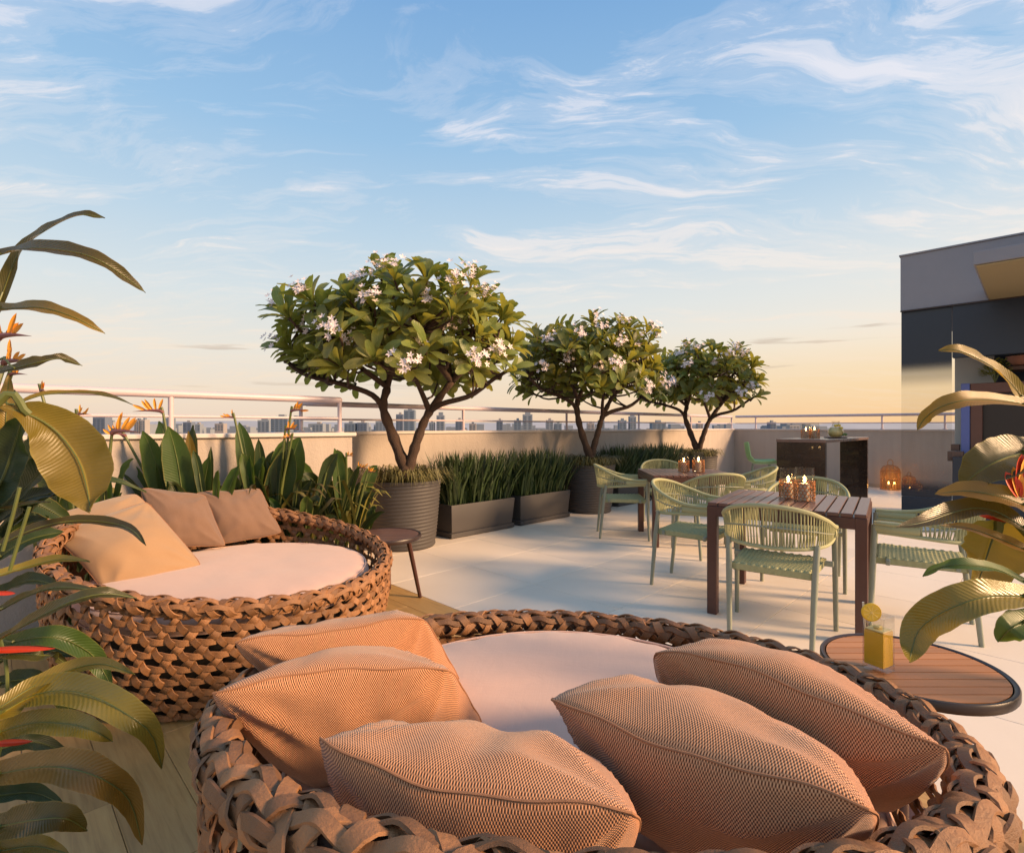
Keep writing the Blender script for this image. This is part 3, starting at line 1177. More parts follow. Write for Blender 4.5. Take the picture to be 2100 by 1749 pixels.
bed = build_daybed()
bed['label'] = 'round wicker daybed in the foreground with coarse orange brown cushions'
bed.location = (0.152, 1.394, 0)
bed.scale = (.955, .955, 1)
bed.rotation_euler = (0, 0, math.atan2(-1.0, -0.15))
cmap = make_map()
bed2 = copy_tree(bed, None, cmap)
bed2['label'] = 'round wicker daybed at the left beside the bird of paradise plants'
bed2.location = (-1.555, 2.98, 0)
bed2.rotation_euler = (0, 0, math.atan2(0.28, -0.96))


# ------------------------------------------------------------------ cushions
def cushion(label, centre, right, up, thick, mat, seed, group, wr=1.0, pinch=0.055):
    """square cushion; right / up are half-size vectors of the seam plane"""
    rr = random.Random(seed)
    right, up = Vector(right), Vector(up)
    hw, hh = right.length, up.length
    ex = right.normalized()
    ez = ex.cross(up).normalized()
    ey = ez.cross(ex)
    rot = Matrix((ex, ey, ez)).transposed().to_4x4()
    skx, sky_ = up.normalized().dot(ex), up.normalized().dot(ey)
    t = thing('cushion', label, 'cushion', centre, group)
    n = 44
    offs = [rr.uniform(0, 9) for _ in range(4)]

    def outline(u, v):
        k = pinch
        x = hw * u * (1 - k * (1 - v * v) * (0.6 + 0.4 * abs(u)))
        y = hh * v * (1 - k * (1 - u * u) * (0.6 + 0.4 * abs(v)))
        rc = 1 - .085 * (abs(u) * abs(v)) ** 4
        x, y = x * rc, y * rc
        return x + y * skx, y * sky_

    def height(u, v, side):
        e = max(0.0, 1 - abs(u) ** 2.1) ** 0.66 * max(0.0, 1 - abs(v) ** 2.1) ** 0.66
        h = thick * e
        # folds running in from the corners and along the seams
        w = 0.0
        for q, (cu, cv) in enumerate(((-1, -1), (1, -1), (1, 1), (-1, 1))):
            du, dv = u - cu, v - cv
            d = math.hypot(du, dv) + 1e-5
            ang = math.atan2(dv, du)
            w += (1 - 2 * abs(math.sin(ang * (4.5 + .6 * q) + offs[q] + 2.0 * side + 1.2 * d)) ** .7) * math.exp(-((d - .45) / .40) ** 2)
        nz = noise.noise(Vector((u * 1.7 + offs[0], v * 1.7 + side * 3, offs[1])))
        nz2 = noise.noise(Vector((u * 4.2 + offs[2], v * 2.6 + side * 5, offs[3])))
        h += e ** 0.6 * (0.012 * w * wr + 0.015 * nz + 0.011 * nz2 * wr)
        return h * (1 if side else -1)

    wk = [rr.uniform(-1, 1) for _ in range(4)]

    def warp(u, v):
        return .022 * wk[0] * u * v + .020 * wk[1] * (u * u - .4) + .016 * wk[2] * (v * v - .4) + .006 * math.sin(u * 4 + wk[3] * 3)

    m = MB()
    verts, faces = [], []
    idx = {}
    for side in (1, 0):
        for j in range(n + 1):
            for i in range(n + 1):
                u = math.sin((i / n - .5) * math.pi) * .55 + (2 * i / n - 1) * .45
                v = math.sin((j / n - .5) * math.pi) * .55 + (2 * j / n - 1) * .45
                border = i in (0, n) or j in (0, n)
                if border and side == 0:
                    idx[(side, i, j)] = idx[(1, i, j)]
                    continue
                x, y = outline(u, v)
                zz = 0.0 if border else height(u, v, side)
                idx[(side, i, j)] = len(verts)
                verts.append((x, y, zz + warp(u, v)))
    for side in (1, 0):
        for j in range(n):
            for i in range(n):
                q = [idx[(side, i, j)], idx[(side, i + 1, j)], idx[(side, i + 1, j + 1)], idx[(side, i, j + 1)]]
                faces.append(tuple(q if side else reversed(q)))
    m.add(verts, faces)
    me = m.mesh('cover', True, None)
    me.materials.append(mat)
    o = bpy.data.objects.new('cover', me)
    o.matrix_world = Matrix.Translation(Vector(centre)) @ rot
    COL.objects.link(o)
    put_under(o, t)
    sm = MB()
    ring = []
    for k in range(4 * 24):
        s, f = divmod(k, 24)
        f = f / 24 * 2 - 1
        u, v = ((f, -1), (1, f), (-f, 1), (-1, -f))[s]
        x, y = outline(u, v)
        wob = 0.002 * math.sin(k * 0.9 + offs[0])
        ring.append(Vector((x, y, wob + warp(u, v))))
    sm.tube(ring, 0.0021, 6, True)
    so = bpy.data.objects.new('seam', sm.mesh('seam'))
    so.data.materials.append(M['seam'])
    so.matrix_world = o.matrix_world.copy()
    COL.objects.link(so)
    put_under(so, t)
    return t


def cushion_from(label, tl, tr, down, thick, mat, seed, group, wr=1.0):
    tl, tr, down = Vector(tl), Vector(tr), Vector(down)
    down = down * 1.14
    c = (tl + tr) / 2 + down / 2
    return cushion(label, c, (tr - tl) / 2 * 1.02, -down / 2, thick, mat, seed, group, wr, 0.035)


GF = 'coarse brown cushions on the front daybed'
cushion_from('brown cushion farthest back on the left of the front daybed', (-0.695, 1.27, 0.745), (-0.235, 1.415, 0.755), (0.08, 0.25, -0.31), 0.125, M['cushion_coarse'], 1, GF)
cushion_from('brown cushion second from back leaning over the left rim of the front daybed', (-0.605, 1.015, 0.75), (-0.143, 1.165, 0.76), (0.07, 0.26, -0.31), 0.13, M['cushion_coarse'], 2, GF)
cushion_from('nearest brown cushion at the bottom centre of the picture', (-0.325, 0.795, 0.760), (0.165, 0.650, 0.765), (0.06, 0.31, -0.265), 0.135, M['cushion_coarse'], 3, GF)
cushion_from('large brown cushion slanting between the bottom centre and right cushions', (0.062, 1.00, 0.772), (0.45, 0.635, 0.778), (0.16, 0.27, -0.265), 0.135, M['cushion_coarse'], 4, GF)
cushion_from('rightmost brown cushion leaning along the right rim of the front daybed', (0.295, 1.15, 0.775), (0.672, 0.785, 0.785), (0.15, 0.28, -0.265), 0.13, M['cushion_coarse'], 5, GF)
GL = 'cushions on the left daybed'
cushion('large pale cushion lit by the sun on the left daybed', (-2.08, 2.87, 0.60), (0.20, -0.05, -0.17), (0.15, 0.16, 0.055), 0.095, M['cushion_pale'], 6, GL, 0.6)
cushion('pale cushion mostly hidden behind the sunlit one', (-2.22, 2.98, 0.65), (0.20, -0.05, -0.17), (0.15, 0.16, 0.055), 0.09, M['cushion_pale'], 7, GL, 0.6)
cushion('brown square cushion in the middle of the left daybed back', (-2.13, 3.41, 0.66), (0.16, 0.11, -0.03), (-0.105, 0.065, 0.175), 0.10, M['cushion_fine'], 8, GL, 0.6)
cushion('brown square cushion at the right end of the left daybed back', (-1.90, 3.67, 0.645), (0.175, 0.12, 0.01), (-0.105, 0.05, 0.17), 0.10, M['cushion_fine'], 9, GL, 0.6)


# ------------------------------------------------------------------ round side tables
def side_table(label, c, r, zt, slat_w, mat, splay, group, pedestal=False):
    t = thing('side_table', label, 'side table', (c[0], c[1], 0), group)
    y = -r + 0.02
    k = 0
    while y < r - 0.022:
        y1 = min(y + slat_w - 0.004, r - 0.018)
        ym = max(abs(y), abs(y1))
        rin = r - 0.016
        m = MB()
        n = 6
        top, bot = [], []
        for i in range(n + 1):
            yy = y + (y1 - y) * i / n
            xx = math.sqrt(max(0.0, rin * rin - yy * yy))
            top.append((xx, yy))
        pts = [(-x_, y_) for x_, y_ in top] + [(x_, y_) for x_, y_ in reversed(top)]
        vs_ = [(c[0] + a, c[1] + b, zt) for a, b in pts] + [(c[0] + a, c[1] + b, zt - 0.014) for a, b in pts]
        L = len(pts)
        fs = [tuple(reversed(range(L))), tuple(range(L, 2 * L))] + [(i, (i + 1) % L, L + (i + 1) % L, L + i) for i in range(L)]
        m.add(vs_, fs)
        m.build('slat', mat, t, False)
        y += slat_w
        k += 1
    m = MB()
    m.lathe([(r - 0.012, -0.027), (r, -0.027), (r + 0.003, -0.022), (r + 0.003, -0.001), (r, 0.003), (r - 0.008, 0.003), (r - 0.012, 0.0), (r - 0.012, -0.027)], 72, (c[0], c[1], zt))
    m.build('rim', M['dark_rim'], t)
    m = MB()
    m.lathe([(0, -0.026), (r - 0.02, -0.026), (r - 0.02, -0.017), (0, -0.017)], 48, (c[0], c[1], zt))
    m.build('under_panel', M['dark_rim'], t)
    if pedestal:
        px_, py_ = c[0] - .05, c[1] - .02
        m = MB()
        m.lathe([(.035, 0.012), (.022, .03), (.022, zt - .05), (.06, zt - .027)], 20, (px_, py_, 0))
        m.build('column', M['plum_frame'], t)
        m = MB()
        m.lathe([(0, 0.0), (.15, 0.0), (.15, .008), (.03, .012), (0, .012)], 36, (px_, py_, 0))
        m.build('base', M['plum_frame'], t)
        return t
    for k in range(4):
        a = R(45 + 90 * k + splay)
        m = MB()
        m.tube([Vector((c[0] + math.cos(a) * r * .62, c[1] + math.sin(a) * r * .62, zt - 0.027)), Vector((c[0] + math.cos(a) * r * .98, c[1] + math.sin(a) * r * .98, 0.0))], [0.016, 0.012], 8, flat=1.4)
        m.build('leg', M['plum_frame'], t)
    return t


side_table('round slatted plum side table with the yellow drink', (1.275, 1.68), 0.25, 0.50, 0.0455, M['plum_sunlit'], 10, 'round side tables', True)
side_table('round plum side table between the left daybed and the pot', (-0.92, 3.85), 0.25, 0.470, 0.06, M['plum_wood'], -37, 'round side tables')

# drink
gx, gy, gz = 1.145, 1.645, 0.503
dr = thing('drink_glass', 'square glass of yellow lemonade with a lemon slice on the rim', 'drink', (gx, gy, gz))
GR = Matrix.Translation((gx, gy, gz)) @ Matrix.Rotation(R(28), 4, 'Z')
m = MB()
hw = 0.031
for (lo, hi) in (((-hw, -hw, 0.0), (hw, hw, 0.016)), ((-hw, -hw, 0.0162), (-hw + .003, hw, 0.170)), ((hw - .003, -hw, 0.0162), (hw, hw, 0.170)),
                 ((-hw + .0032, -hw, 0.0162), (hw - .0032, -hw + .003, 0.170)), ((-hw + .0032, hw - .003, 0.0162), (hw - .0032, hw, 0.170))):
    m.box(lo, hi, GR)
m.build('glass', M['glass'], dr, False)
m = MB()
m.box((-hw + .0036, -hw + .0036, 0.017), (hw - .0036, hw - .0036, 0.122), GR)
m.build('lemonade', M['juice'], dr, False)
m = MB()
m.box((-hw + .0036, -hw + .0036, 0.1224), (hw - .0036, hw - .0036, 0.127), GR, 0, 0.002)
m.box((-.012, -.008, 0.1272), (.010, .012, 0.136), GR, 0, 0.003)
m.build('ice', M['juice_top'], dr, False)
m = MB()
lc = Vector((gx - 0.036, gy - 0.02, gz + 0.184))
lemM = Matrix.Translation(lc) @ Matrix.Rotation(R(-12), 4, 'Z') @ Matrix.Rotation(R(88), 4, 'X')
pr = MB()
pr.lathe([(0.0, -0.003), (0.0245, -0.003), (0.0245, 0.003), (0.0, 0.003)], 32)
m.add([lemM @ Vector(v) for v in pr.v], pr.f)
lem = m.build('lemon_slice', M['lemon'], dr)
m = MB()
m.tube([lemM @ Vector((math.cos(a) * 0.025, math.sin(a) * 0.025, 0)) for a in [2 * math.pi * i / 40 for i in range(40)]], 0.0034, 6, True)
m.build('rind', M['rind'], lem)
m = MB()
for k in range(9):
    a = 2 * math.pi * k / 9
    m.tube([lemM @ Vector((0, 0, 0.0028)), lemM @ Vector((math.cos(a) * .022, math.sin(a) * .022, 0.0028))], 0.0007, 4)
m.build('segment_lines', M['juice_top'], lem)
m = MB()
m.tube([Vector((gx - .03, gy + .012, gz + .06)), Vector((gx - .040, gy + .012, gz + .205))], 0.003, 8)
m.build('straw', M['wax'], dr)


# ------------------------------------------------------------------ dining tables
def dining_table(label, c, ang, size, h, group):
    t = thing('dining_table', label, 'table', (c[0], c[1], 0), group, 0)
    MM = Matrix.Translation((c[0], c[1], 0)) @ Matrix.Rotation(ang, 4, 'Z')
    s = size / 2
    n = 13
    sw = size / n
    for i in range(n):
        x0 = -s + i * sw
        m = MB()
        m.box((x0 + .004, -s, h - .022), (x0 + sw - .004, s, h), None, 0, .003)
        o = m.build('slat', M['plum_wood'], None, False)
        o.matrix_world = MM
        put_under(o, t)
    for (a, b) in (((-s, -s + .001), (s, -s + .045)), ((-s, s - .045), (s, s - .001)), ((-s + .001, -s + .046), (-s + .045, s - .046)), ((s - .045, -s + .046), (s - .001, s - .046))):
        m = MB()
        m.box((a[0], a[1], h - .092), (b[0], b[1], h - .0235), MM, 0, .003)
        m.build('apron', M['plum_frame'], t, False)
    for sx in (-1, 1):
        for sy in (-1, 1):
            m = MB()
            x0, x1 = sorted((sx * (s + .001), sx * (s - .062)))
            y0, y1 = sorted((sy * (s + .001), sy * (s - .062)))
            m.box((x0, y0, 0), (x1, y1, h - .0225), MM, 0, .004)
            m.build('leg', M['plum_frame'], t, False)
    return t


A_NEAR = math.atan2(-0.58, 0.81)
A_FAR = math.atan2(-0.06, 0.998)
dining_table('near square plum slatted dining table with two candle glasses', (1.945, 3.66), A_NEAR, 0.90, 0.75, 'square slatted tables')
dining_table('far square plum slatted dining table by the grass planters', (1.945, 5.90), A_FAR, 0.90, 0.75, 'square slatted tables')


# ------------------------------------------------------------------ woven chairs
def build_chair():
    t = thing('woven_chair', 'x', 'chair', (0, 0, 0), 'sage green woven armchairs')
    plan = [(-.282, .245), (-.292, .12), (-.290, 0.0), (-.265, -.13), (-.20, -.225), (-.105, -.278), (0, -.294)]
    ztop = [.668, .668, .685, .735, .782, .808, .815]
    zbot = [.612, .608, .600, .590, .582, .577, .575]
    plan = plan + [(-x, y) for x, y in reversed(plan[:-1])]
    ztop = ztop + ztop[-2::-1]
    zbot = zbot + zbot[-2::-1]
    NP = 73
    top = catmull([Vector((x * 1.03, y * 1.06 if y < 0 else y, z)) for (x, y), z in zip(plan, ztop)], NP)
    bot = catmull([Vector((x * .985, y * .93 if y < 0 else y, z)) for (x, y), z in zip(plan, zbot)], NP)
    m = MB()
    m.tube(top, 0.0135, 8)
    m.build('top_rail', M['cord_frame'], t)
    m = MB()
    m.tube(bot, 0.0125, 8)
    m.build('bottom_rail', M['cord_frame'], t)
    m = MB()
    rr = random.Random(11)
    K = 150
    tp = catmull(top, K)
    bt = catmull(bot, K)
    for i in range(K):
        u = i / (K - 1)
        j = min(K - 1, max(0, i + (1 if i % 2 else -1)))
        a, b = tp[i], bt[j]
        d = abs(u - .5)
        if d > .40:
            r = 0.0052
        else:
            r = 0.0040
            if i % 11 == 4:
                continue
        out = Vector((a.x, a.y, 0)).normalized() * 0.004 * (1 if i % 2 else -1)
        m.tube([a + out, (a + b) / 2 + out * 0.6, b + out], r * rr.uniform(.9, 1.1), 5, caps=False)
    tag(m.build('cord_weave', M['cord'], t), kind='stuff')
    m = MB()
    mid = [(a + b) / 2 for a, b in zip(tp, bt)]
    m.tube(mid[10:-10], 0.006, 6)
    m.build('middle_band', M['sage_metal'], t)
    for s in (-1, 1):
        # solid arm pads where the woven band narrows
        m = MB()
        k = 9
        for i in range(k):
            pass
        pa = [(top[i] + bot[i]) / 2 for i in (range(0, 12) if s < 0 else range(NP - 12, NP))]
        m.tube(pa, [0.027] * len(pa), 8, flat=0.5)
        m.build('arm', M['cord_frame'], t)
        m = MB()
        m.tube([Vector((s * .288, .268, 0)), Vector((s * .284, .25, .45)), Vector((s * .281, .243, .655))], [.0135, .0165, .0165], 10)
        m.build('leg', M['sage_metal'], t)
        m = MB()
        m.tube([Vector((s * .212, -.262, 0)), Vector((s * .224, -.222, .42)), Vector((s * .232, -.196, .60))], [.0135, .0175, .0165], 10)
        m.build('leg', M['sage_metal'], t)
    # seat: woven pad over a frame
    n = 40
    m = MB()
    vs_, fs = [], []
    wx0, wx1, d0, d1 = .205, .235, -.205, .235
    for j in range(n + 1):
        for i in range(n + 1):
            v = j / n
            u = i / n
            w = wx0 + (wx1 - wx0) * v
            x = -w + 2 * w * u
            y = d0 + (d1 - d0) * v
            cell = ((i // 2) + (j // 2)) % 2
            ed = min(u, 1 - u, v, 1 - v)
            z = .452 - .014 * math.sin(math.pi * u) * math.sin(math.pi * v) + (.005 if cell else -.005) - (0.008 if ed < .01 else 0)
            vs_.append((x, y, z))
    for j in range(n):
        for i in range(n):
            a = j * (n + 1) + i
            fs.append((a, a + 1, a + n + 2, a + n + 1))
    m.add(vs_, fs)
    ring = [(i, 0) for i in range(n)] + [(n, j) for j in range(n)] + [(n - i, n) for i in range(n)] + [(0, n - j) for j in range(n)]
    L = len(ring)
    tv = [vs_[j * (n + 1) + i] for i, j in ring]
    cen = Vector((0, .015, 0))
    rows = [tv]
    for q, (dz, ex) in enumerate(((-.006, .006), (-.040, .006), (-.046, -.01))):
        row = []
        for k, p in enumerate(tv):
            d = (Vector((p[0], p[1], 0)) - cen).normalized()
            e = ex + (.0022 if (k // 2) % 2 else -.0010)
            row.append((p[0] + d.x * e, p[1] + d.y * e, .452 + dz))
        rows.append(row)
    sv_, sf = [], []
    for row in rows:
        sv_ += row
    for q in range(3):
        for k in range(L):
            l = (k + 1) % L
            sf.append((q * L + l, q * L + k, (q + 1) * L + k, (q + 1) * L + l))
    m.add(sv_, sf)
    m.add([(x, y, .407) for x, y, z in (vs_[0], vs_[n], vs_[-1], vs_[-1 - n])], [(3, 2, 1, 0)])
    m.build('seat', M['cord'], t, True, 35)
    for (y, w) in ((-.16, .228), (.175, .283)):
        m = MB()
        m.box((-w, y - .012, .412), (w, y + .012, .444), None, 0, .004)
        m.build('seat_bar', M['sage_metal'], t, False)
    return t


chair = build_chair()
cmap = make_map()


def facing(dx, dy):
    return math.atan2(dy, dx) - math.pi / 2


CH = [
    (1.61, 3.20, (.58, .81), 'sage woven chair seen from behind at the front of the near table'),
    (1.45, 4.21, (.79, -.61), 'sage woven chair at the left side of the near table'),
    (2.60, 3.34, (-.81, .58), 'sage woven chair at the right side of the near table behind the leaves'),
    (2.43, 4.35, (-.58, -.81), 'sage woven chair behind the candle glasses of the near table'),
    (1.27, 6.10, (.995, -.10), 'sage woven chair at the left side of the far table beside the second pot'),
    (1.96, 6.72, (.0, -1.0), 'sage woven chair behind the far table in front of the grass'),
    (1.97, 5.22, (-.06, .998), 'sage woven chair with its back to us at the far table'),
    (2.60, 5.86, (-.96, .20), 'sage woven chair at the right side of the far table near the bar'),
]
for i, (x, y, d, lab) in enumerate(CH):
    o = chair if i == 0 else copy_tree(chair, None, cmap)
    o.location = (x, y, 0)
    o.rotation_euler = (0, 0, facing(*d))
    o['label'] = lab

# ------------------------------------------------------------------ bar counter and stool
Nn = Vector((4.17, 7.0, 0))
bar = thing('bar_counter', 'dark brown high bar counter with two end panels', 'bar counter', (4.8, 8.1, 0))
pn, qn = (Nn.x + Nn.y) / S2, (Nn.y - Nn.x) / S2
BL_, BW_, BH_ = 2.50, 0.62, 1.085
pbox('top', pn, pn + BL_, qn, qn + BW_, BH_ - .045, BH_, M['bar_top'], bar)
lp = pbox('end_panel', pn + .004, pn + .07, qn + .004, qn + BW_ - .004, 0, BH_ - .0455, M['bar'], bar)
pbox('end_panel', pn + BL_ - .07, pn + BL_ - .004, qn + .004, qn + .40, 0, BH_ - .0455, M['bar'], bar)
pbox('foot_rail', pn + .072, pn + BL_ - .072, qn + .30, qn + .33, .22, .25, M['dark_rim'], bar)


def stool(label, c, ang, seat):
    t = thing('bar_stool', label, 'stool', (c[0], c[1], 0))
    MM = Matrix.Translation((c[0], c[1], 0)) @ Matrix.Rotation(ang, 4, 'Z')
    m = MB()
    vs_, fs = [], []
    prof = [(.20, -.01), (.19, .0), (.10, -.008), (0.0, -.012), (-.10, -.006), (-.165, .03), (-.195, .10), (-.21, .19), (-.222, .275), (-.226, .30)]
    W = [.17, .19, .20, .205, .205, .205, .20, .19, .175, .16]
    for k, ((y, z), w) in enumerate(zip(prof, W)):
        for i in range(9):
            u = i / 8 * 2 - 1
            lift = .05 * abs(u) ** 3 * (1 if k < 6 else .2)
            fw = .05 * abs(u) ** 2.5 * (0 if k < 5 else 1)
            vs_.append((u * w, y + fw, seat + z + lift))
    L = len(prof)
    nb = len(vs_)
    vs_ += [(x * 1.02, y - (.012 if k >= 45 else 0), z - (.014 if k < 45 else .004)) for k, (x, y, z) in enumerate(vs_)]
    for k in range(L - 1):
        for i in range(8):
            a = k * 9 + i
            fs.append((a, a + 1, a + 10, a + 9))
            fs.append((nb + a + 9, nb + a + 10, nb + a + 1, nb + a))
    edge = [i for i in range(9)] + [k * 9 + 8 for k in range(1, L)] + [(L - 1) * 9 + i for i in range(7, -1, -1)] + [k * 9 for k in range(L - 2, 0, -1)]
    for a, b in zip(edge, edge[1:] + edge[:1]):
        fs.append((b, a, nb + a, nb + b))
    m.add([MM @ Vector(v) for v in vs_], fs)
    m.build('shell_seat', M['stool_shell'], t, True, 50)
    for sx in (-1, 1):
        for sy in (-1, 1):
            m = MB()
            m.tube([MM @ Vector((sx * .12, sy * .11, seat - .02)), MM @ Vector((sx * .21, sy * .20, 0))], .010, 8)
            m.build('leg', M['sage_metal'], t)
    m = MB()
    m.tube([MM @ Vector((sx * .178, sy * .168, .26)) for sx, sy in ((-1, -1), (1, -1), (1, 1), (-1, 1))], .008, 6, True)
    m.build('foot_ring', M['sage_metal'], t)
    return t


stool('light green shell bar stool beside the left end of the bar', (3.72, 7.86), facing(.9, -.35), 0.72)


# ------------------------------------------------------------------ candle glasses
def build_candle(r, h):
    t = thing('candle_glass', 'x', 'candle holder', (0, 0, 0), 'candle glasses')
    m = MB()
    m.lathe([(0.0, .002), (r - .003, .002), (r, .006), (r, h), (r - .003, h), (r - .003, .008), (0, .008)], 32)
    m.build('glass', M['glass'], t)
    bm = bmesh.new()
    NC, NR = 16, 6
    sh = h * .62
    rr_ = r + .004
    cell = {}

    def vert(k, row):
        key = (round(k * 6) % (NC * 6), round(row * 6))
        if key not in cell:
            a = k / NC * 2 * math.pi
            cell[key] = bm.verts.new((rr_ * math.cos(a), rr_ * math.sin(a), max(0.002, min(sh, .004 + row * (sh - .006) / (NR * .75 + .25)))))
        return cell[key]
    for row in range(NR):
        for k in range(NC):
            cx = k + (.5 if row % 2 else 0)
            cy = row * .75 + .5
            pts = [(cx, cy + .5), (cx + .5, cy + .25), (cx + .5, cy - .25), (cx, cy - .5), (cx - .5, cy - .25), (cx - .5, cy + .25)]
            try:
                bm.faces.new([vert(a, b) for a, b in reversed(pts)])
            except ValueError:
                pass
    bmesh.ops.recalc_face_normals(bm, faces=bm.faces)
    bmesh.ops.wireframe(bm, faces=bm.faces[:], thickness=r * .105, offset=0, use_replace=True, use_boundary=True, use_even_offset=True)
    me = bpy.data.meshes.new('sleeve')
    bm.to_mesh(me)
    bm.free()
    link_mesh('sleeve', me, M['copper'], t)
    m = MB()
    rc = r * .54
    m.lathe([(0, .009), (rc, .009), (rc, h * .52), (rc * .9, h * .535), (rc * .4, h * .52), (0, h * .52)], 24)
    cd = m.build('candle', M['wax'], t)
    m = MB()
    m.lathe([(0.0, h * .525), (h * .026, h * .55), (h * .042, h * .60), (h * .032, h * .66), (h * .012, h * .73), (0.0, h * .78)], 12)
    m.build('flame', M['flame'], cd)
    return t


candle = build_candle(0.058, 0.225)
cmap = make_map()
CND = [
    (1.968, 3.75, .752, .93, 'left and shorter candle glass on the near table'),
    (2.00, 3.60, .752, 1.0, 'right and taller candle glass on the near table'),
    (1.925, 5.90, .752, .93, 'left candle glass on the far table'),
    (2.075, 5.86, .752, 1.0, 'right candle glass on the far table'),
    (4.13, 7.40, 1.087, .95, 'left candle glass on the bar counter'),
    (4.24, 7.38, 1.087, 1.0, 'right candle glass on the bar counter'),
]
for i, (x, y, z, s, lab) in enumerate(CND):
    o = candle if i == 0 else copy_tree(candle, None, cmap)
    o.location = (x, y, z)
    o.scale = (s, s, s)
    o.rotation_euler = (0, 0, i * 1.1)
    o['label'] = lab
    L = bpy.data.lights.new('candle_light', 'POINT')
    L.energy = 0.5
    L.color = (1.0, 0.55, 0.2)
    L.shadow_soft_size = 0.012
    lo = bpy.data.objects.new('candle_light', L)
    lo.location = (x, y, z + .150 * s)
    COL.objects.link(lo)

# pitcher of lemons on a tray
tc = Vector((4.93, 8.02, 1.087))
tr_ = thing('serving_tray', 'small round tray under the pitcher on the bar', 'tray', tc)
m = MB()
m.lathe([(0, 0), (.15, 0), (.16, .012), (.155, .014), (.145, .006), (0, .006)], 32, tc)
m.build('plate', M['shelf_wood'], tr_)
pt = thing('pitcher', 'glass pitcher of yellow lemonade with fruit on the bar tray', 'pitcher', tc + Vector((0, 0, .008)))
m = MB()
m.lathe([(0, 0.001), (.07, .001), (.10, .03), (.11, .08), (.095, .13), (.055, .17), (.045, .21), (.055, .245), (.052, .245), (.042, .21), (.052, .168), (.09, .128), (.105, .08), (.095, .032), (.066, .006), (0, .006)], 32, tc + Vector((0, 0, .008)))
m.build('glass', M['glass'], pt)
m = MB()
m.lathe([(0, .008), (.064, .008), (.092, .035), (.102, .08), (.088, .126), (.06, .15), (0, .15)], 28, tc + Vector((0, 0, .008)))
m.build('lemonade', M['juice_top'], pt)
m = MB()
m.tube(catmull([tc + Vector((-.095, -.02, .13)), tc + Vector((-.15, -.03, .15)), tc + Vector((-.155, -.03, .09)), tc + Vector((-.10, -.02, .05))], 12), .008, 8)
m.build('handle', M['glass'], pt)
m = MB()
for dx, dy, dz in ((.03, -.03, .17), (.05, -.05, .13), (-.02, -.04, .165)):
    m.lathe([(0, 0), (.025, .006), (.032, .02), (.02, .035), (0, .04)], 12, tc + Vector((dx, dy, dz)))
m.build('lemon', M['lemon'], pt)
m = MB()
for k in range(5):
    m.lathe([(0, 0), (.014, .006), (.012, .02), (0, .026)], 8, tc + Vector((.06 + .012 * k, -.09, .03 + .012 * (k % 3))))
m.build('mint', M['green_fruit'], pt)


# ------------------------------------------------------------------ floor lanterns by the far wall
def lantern(label, c, r, h, n_c):
    t = thing('lantern', label, 'lantern', c, 'amber floor lanterns')
    c = Vector(c)
    m = MB()
    prof = [(r, .01), (r, h * .72), (r * .93, h * .83), (r * .72, h * .92), (r * .35, h * .97)]
    m.lathe([(0, .008)] + prof + [(0, h * .975)], 28, c)
    m.build('amber_shade', M['rattan_sheet'], t)
    m = MB()
    for k in range(14):
        a = 2 * math.pi * k / 14
        m.tube([c + Vector((math.cos(a) * (q[0] + .002), math.sin(a) * (q[0] + .002), q[1])) for q in prof], .004, 5)
    m.build('ribs', M['wire'], t)
    for zz, rr_ in ((.006, r + .003), (h * .4, r + .003), (h * .72, r + .003), (h * .97, r * .36)):
        m = MB()
        m.tube([c + Vector((math.cos(a) * rr_, math.sin(a) * rr_, zz)) for a in [2 * math.pi * i / 32 for i in range(32)]], .006, 6, True)
        m.build('hoop', M['wire'], t)
    m = MB()
    m.tube(catmull([c + Vector((-r * .3, 0, h * .97)), c + Vector((-r * .3, 0, h * 1.12)), c + Vector((0, 0, h * 1.19)), c + Vector((r * .3, 0, h * 1.12)), c + Vector((r * .3, 0, h * .97))], 17), .008, 6)
    m.build('handle', M['wire'], t)
    for k in range(n_c):
        off = Vector((r * .35 * (k * 2 - 1) if n_c > 1 else 0, -r * .2, 0))
        m = MB()
        m.lathe([(0, .012), (.035, .012), (.035, h * .22), (0, h * .22)], 16, c + off)
        cd = m.build('candle', M['wax'], t)
        m = MB()
        m.lathe([(0, h * .225), (.012, h * .25), (.009, h * .29), (0, h * .33)], 10, c + off)
        m.build('flame', M['flame'], cd)
    L = bpy.data.lights.new('lantern_light', 'POINT')
    L.energy = 1.0 * h / .55
    L.color = (1.0, 0.55, 0.2)
    L.shadow_soft_size = 0.03
    lo = bpy.data.objects.new('lantern_light', L)
    lo.location = c + Vector((0, -r * .2, h * .42))
    COL.objects.link(lo)
    return t


lantern('tall amber domed lantern on the floor against the far wall', (7.58, 10.55, 0), .165, .50, 2)
lantern('middle sized amber lantern right of the tall one', (7.66, 10.16, 0), .11, .32, 1)
lantern('smallest amber lantern in front of the navy panel', (7.66, 9.93, 0), .07, .20, 1)


# ------------------------------------------------------------------ planters
def round_pot():
    t = thing('round_pot', 'x', 'planter', (0, 0, 0), 'round ribbed planters')
    prof = [(0.0, 0.001), (.315, .001), (.325, .012)]
    n = 18
    for i in range(n * 4 + 1):
        k = i / (n * 4)
        z = .02 + k * .655
        r = .325 + .06 * k ** .8 + .004 * (math.cos(i / 4 * 2 * math.pi))
        prof.append((r, z))
    prof += [(.389, .685), (.389, .70), (.372, .702), (.362, .69), (.355, .66)]
    m = MB()
    m.lathe(prof, 64)
    # the rings sit a little askew, as on the real pot
    m.v = [(x, y, z + (.018 * x / .38 if .02 < z < .66 else 0)) for x, y, z in m.v]
    m.build('pot', M['pot'], t, True, 50)
    m = MB()
    m.lathe([(0, .664), (.2, .668), (.358, .660)], 40)
    m.build('soil', M['soil'], t)
    return t


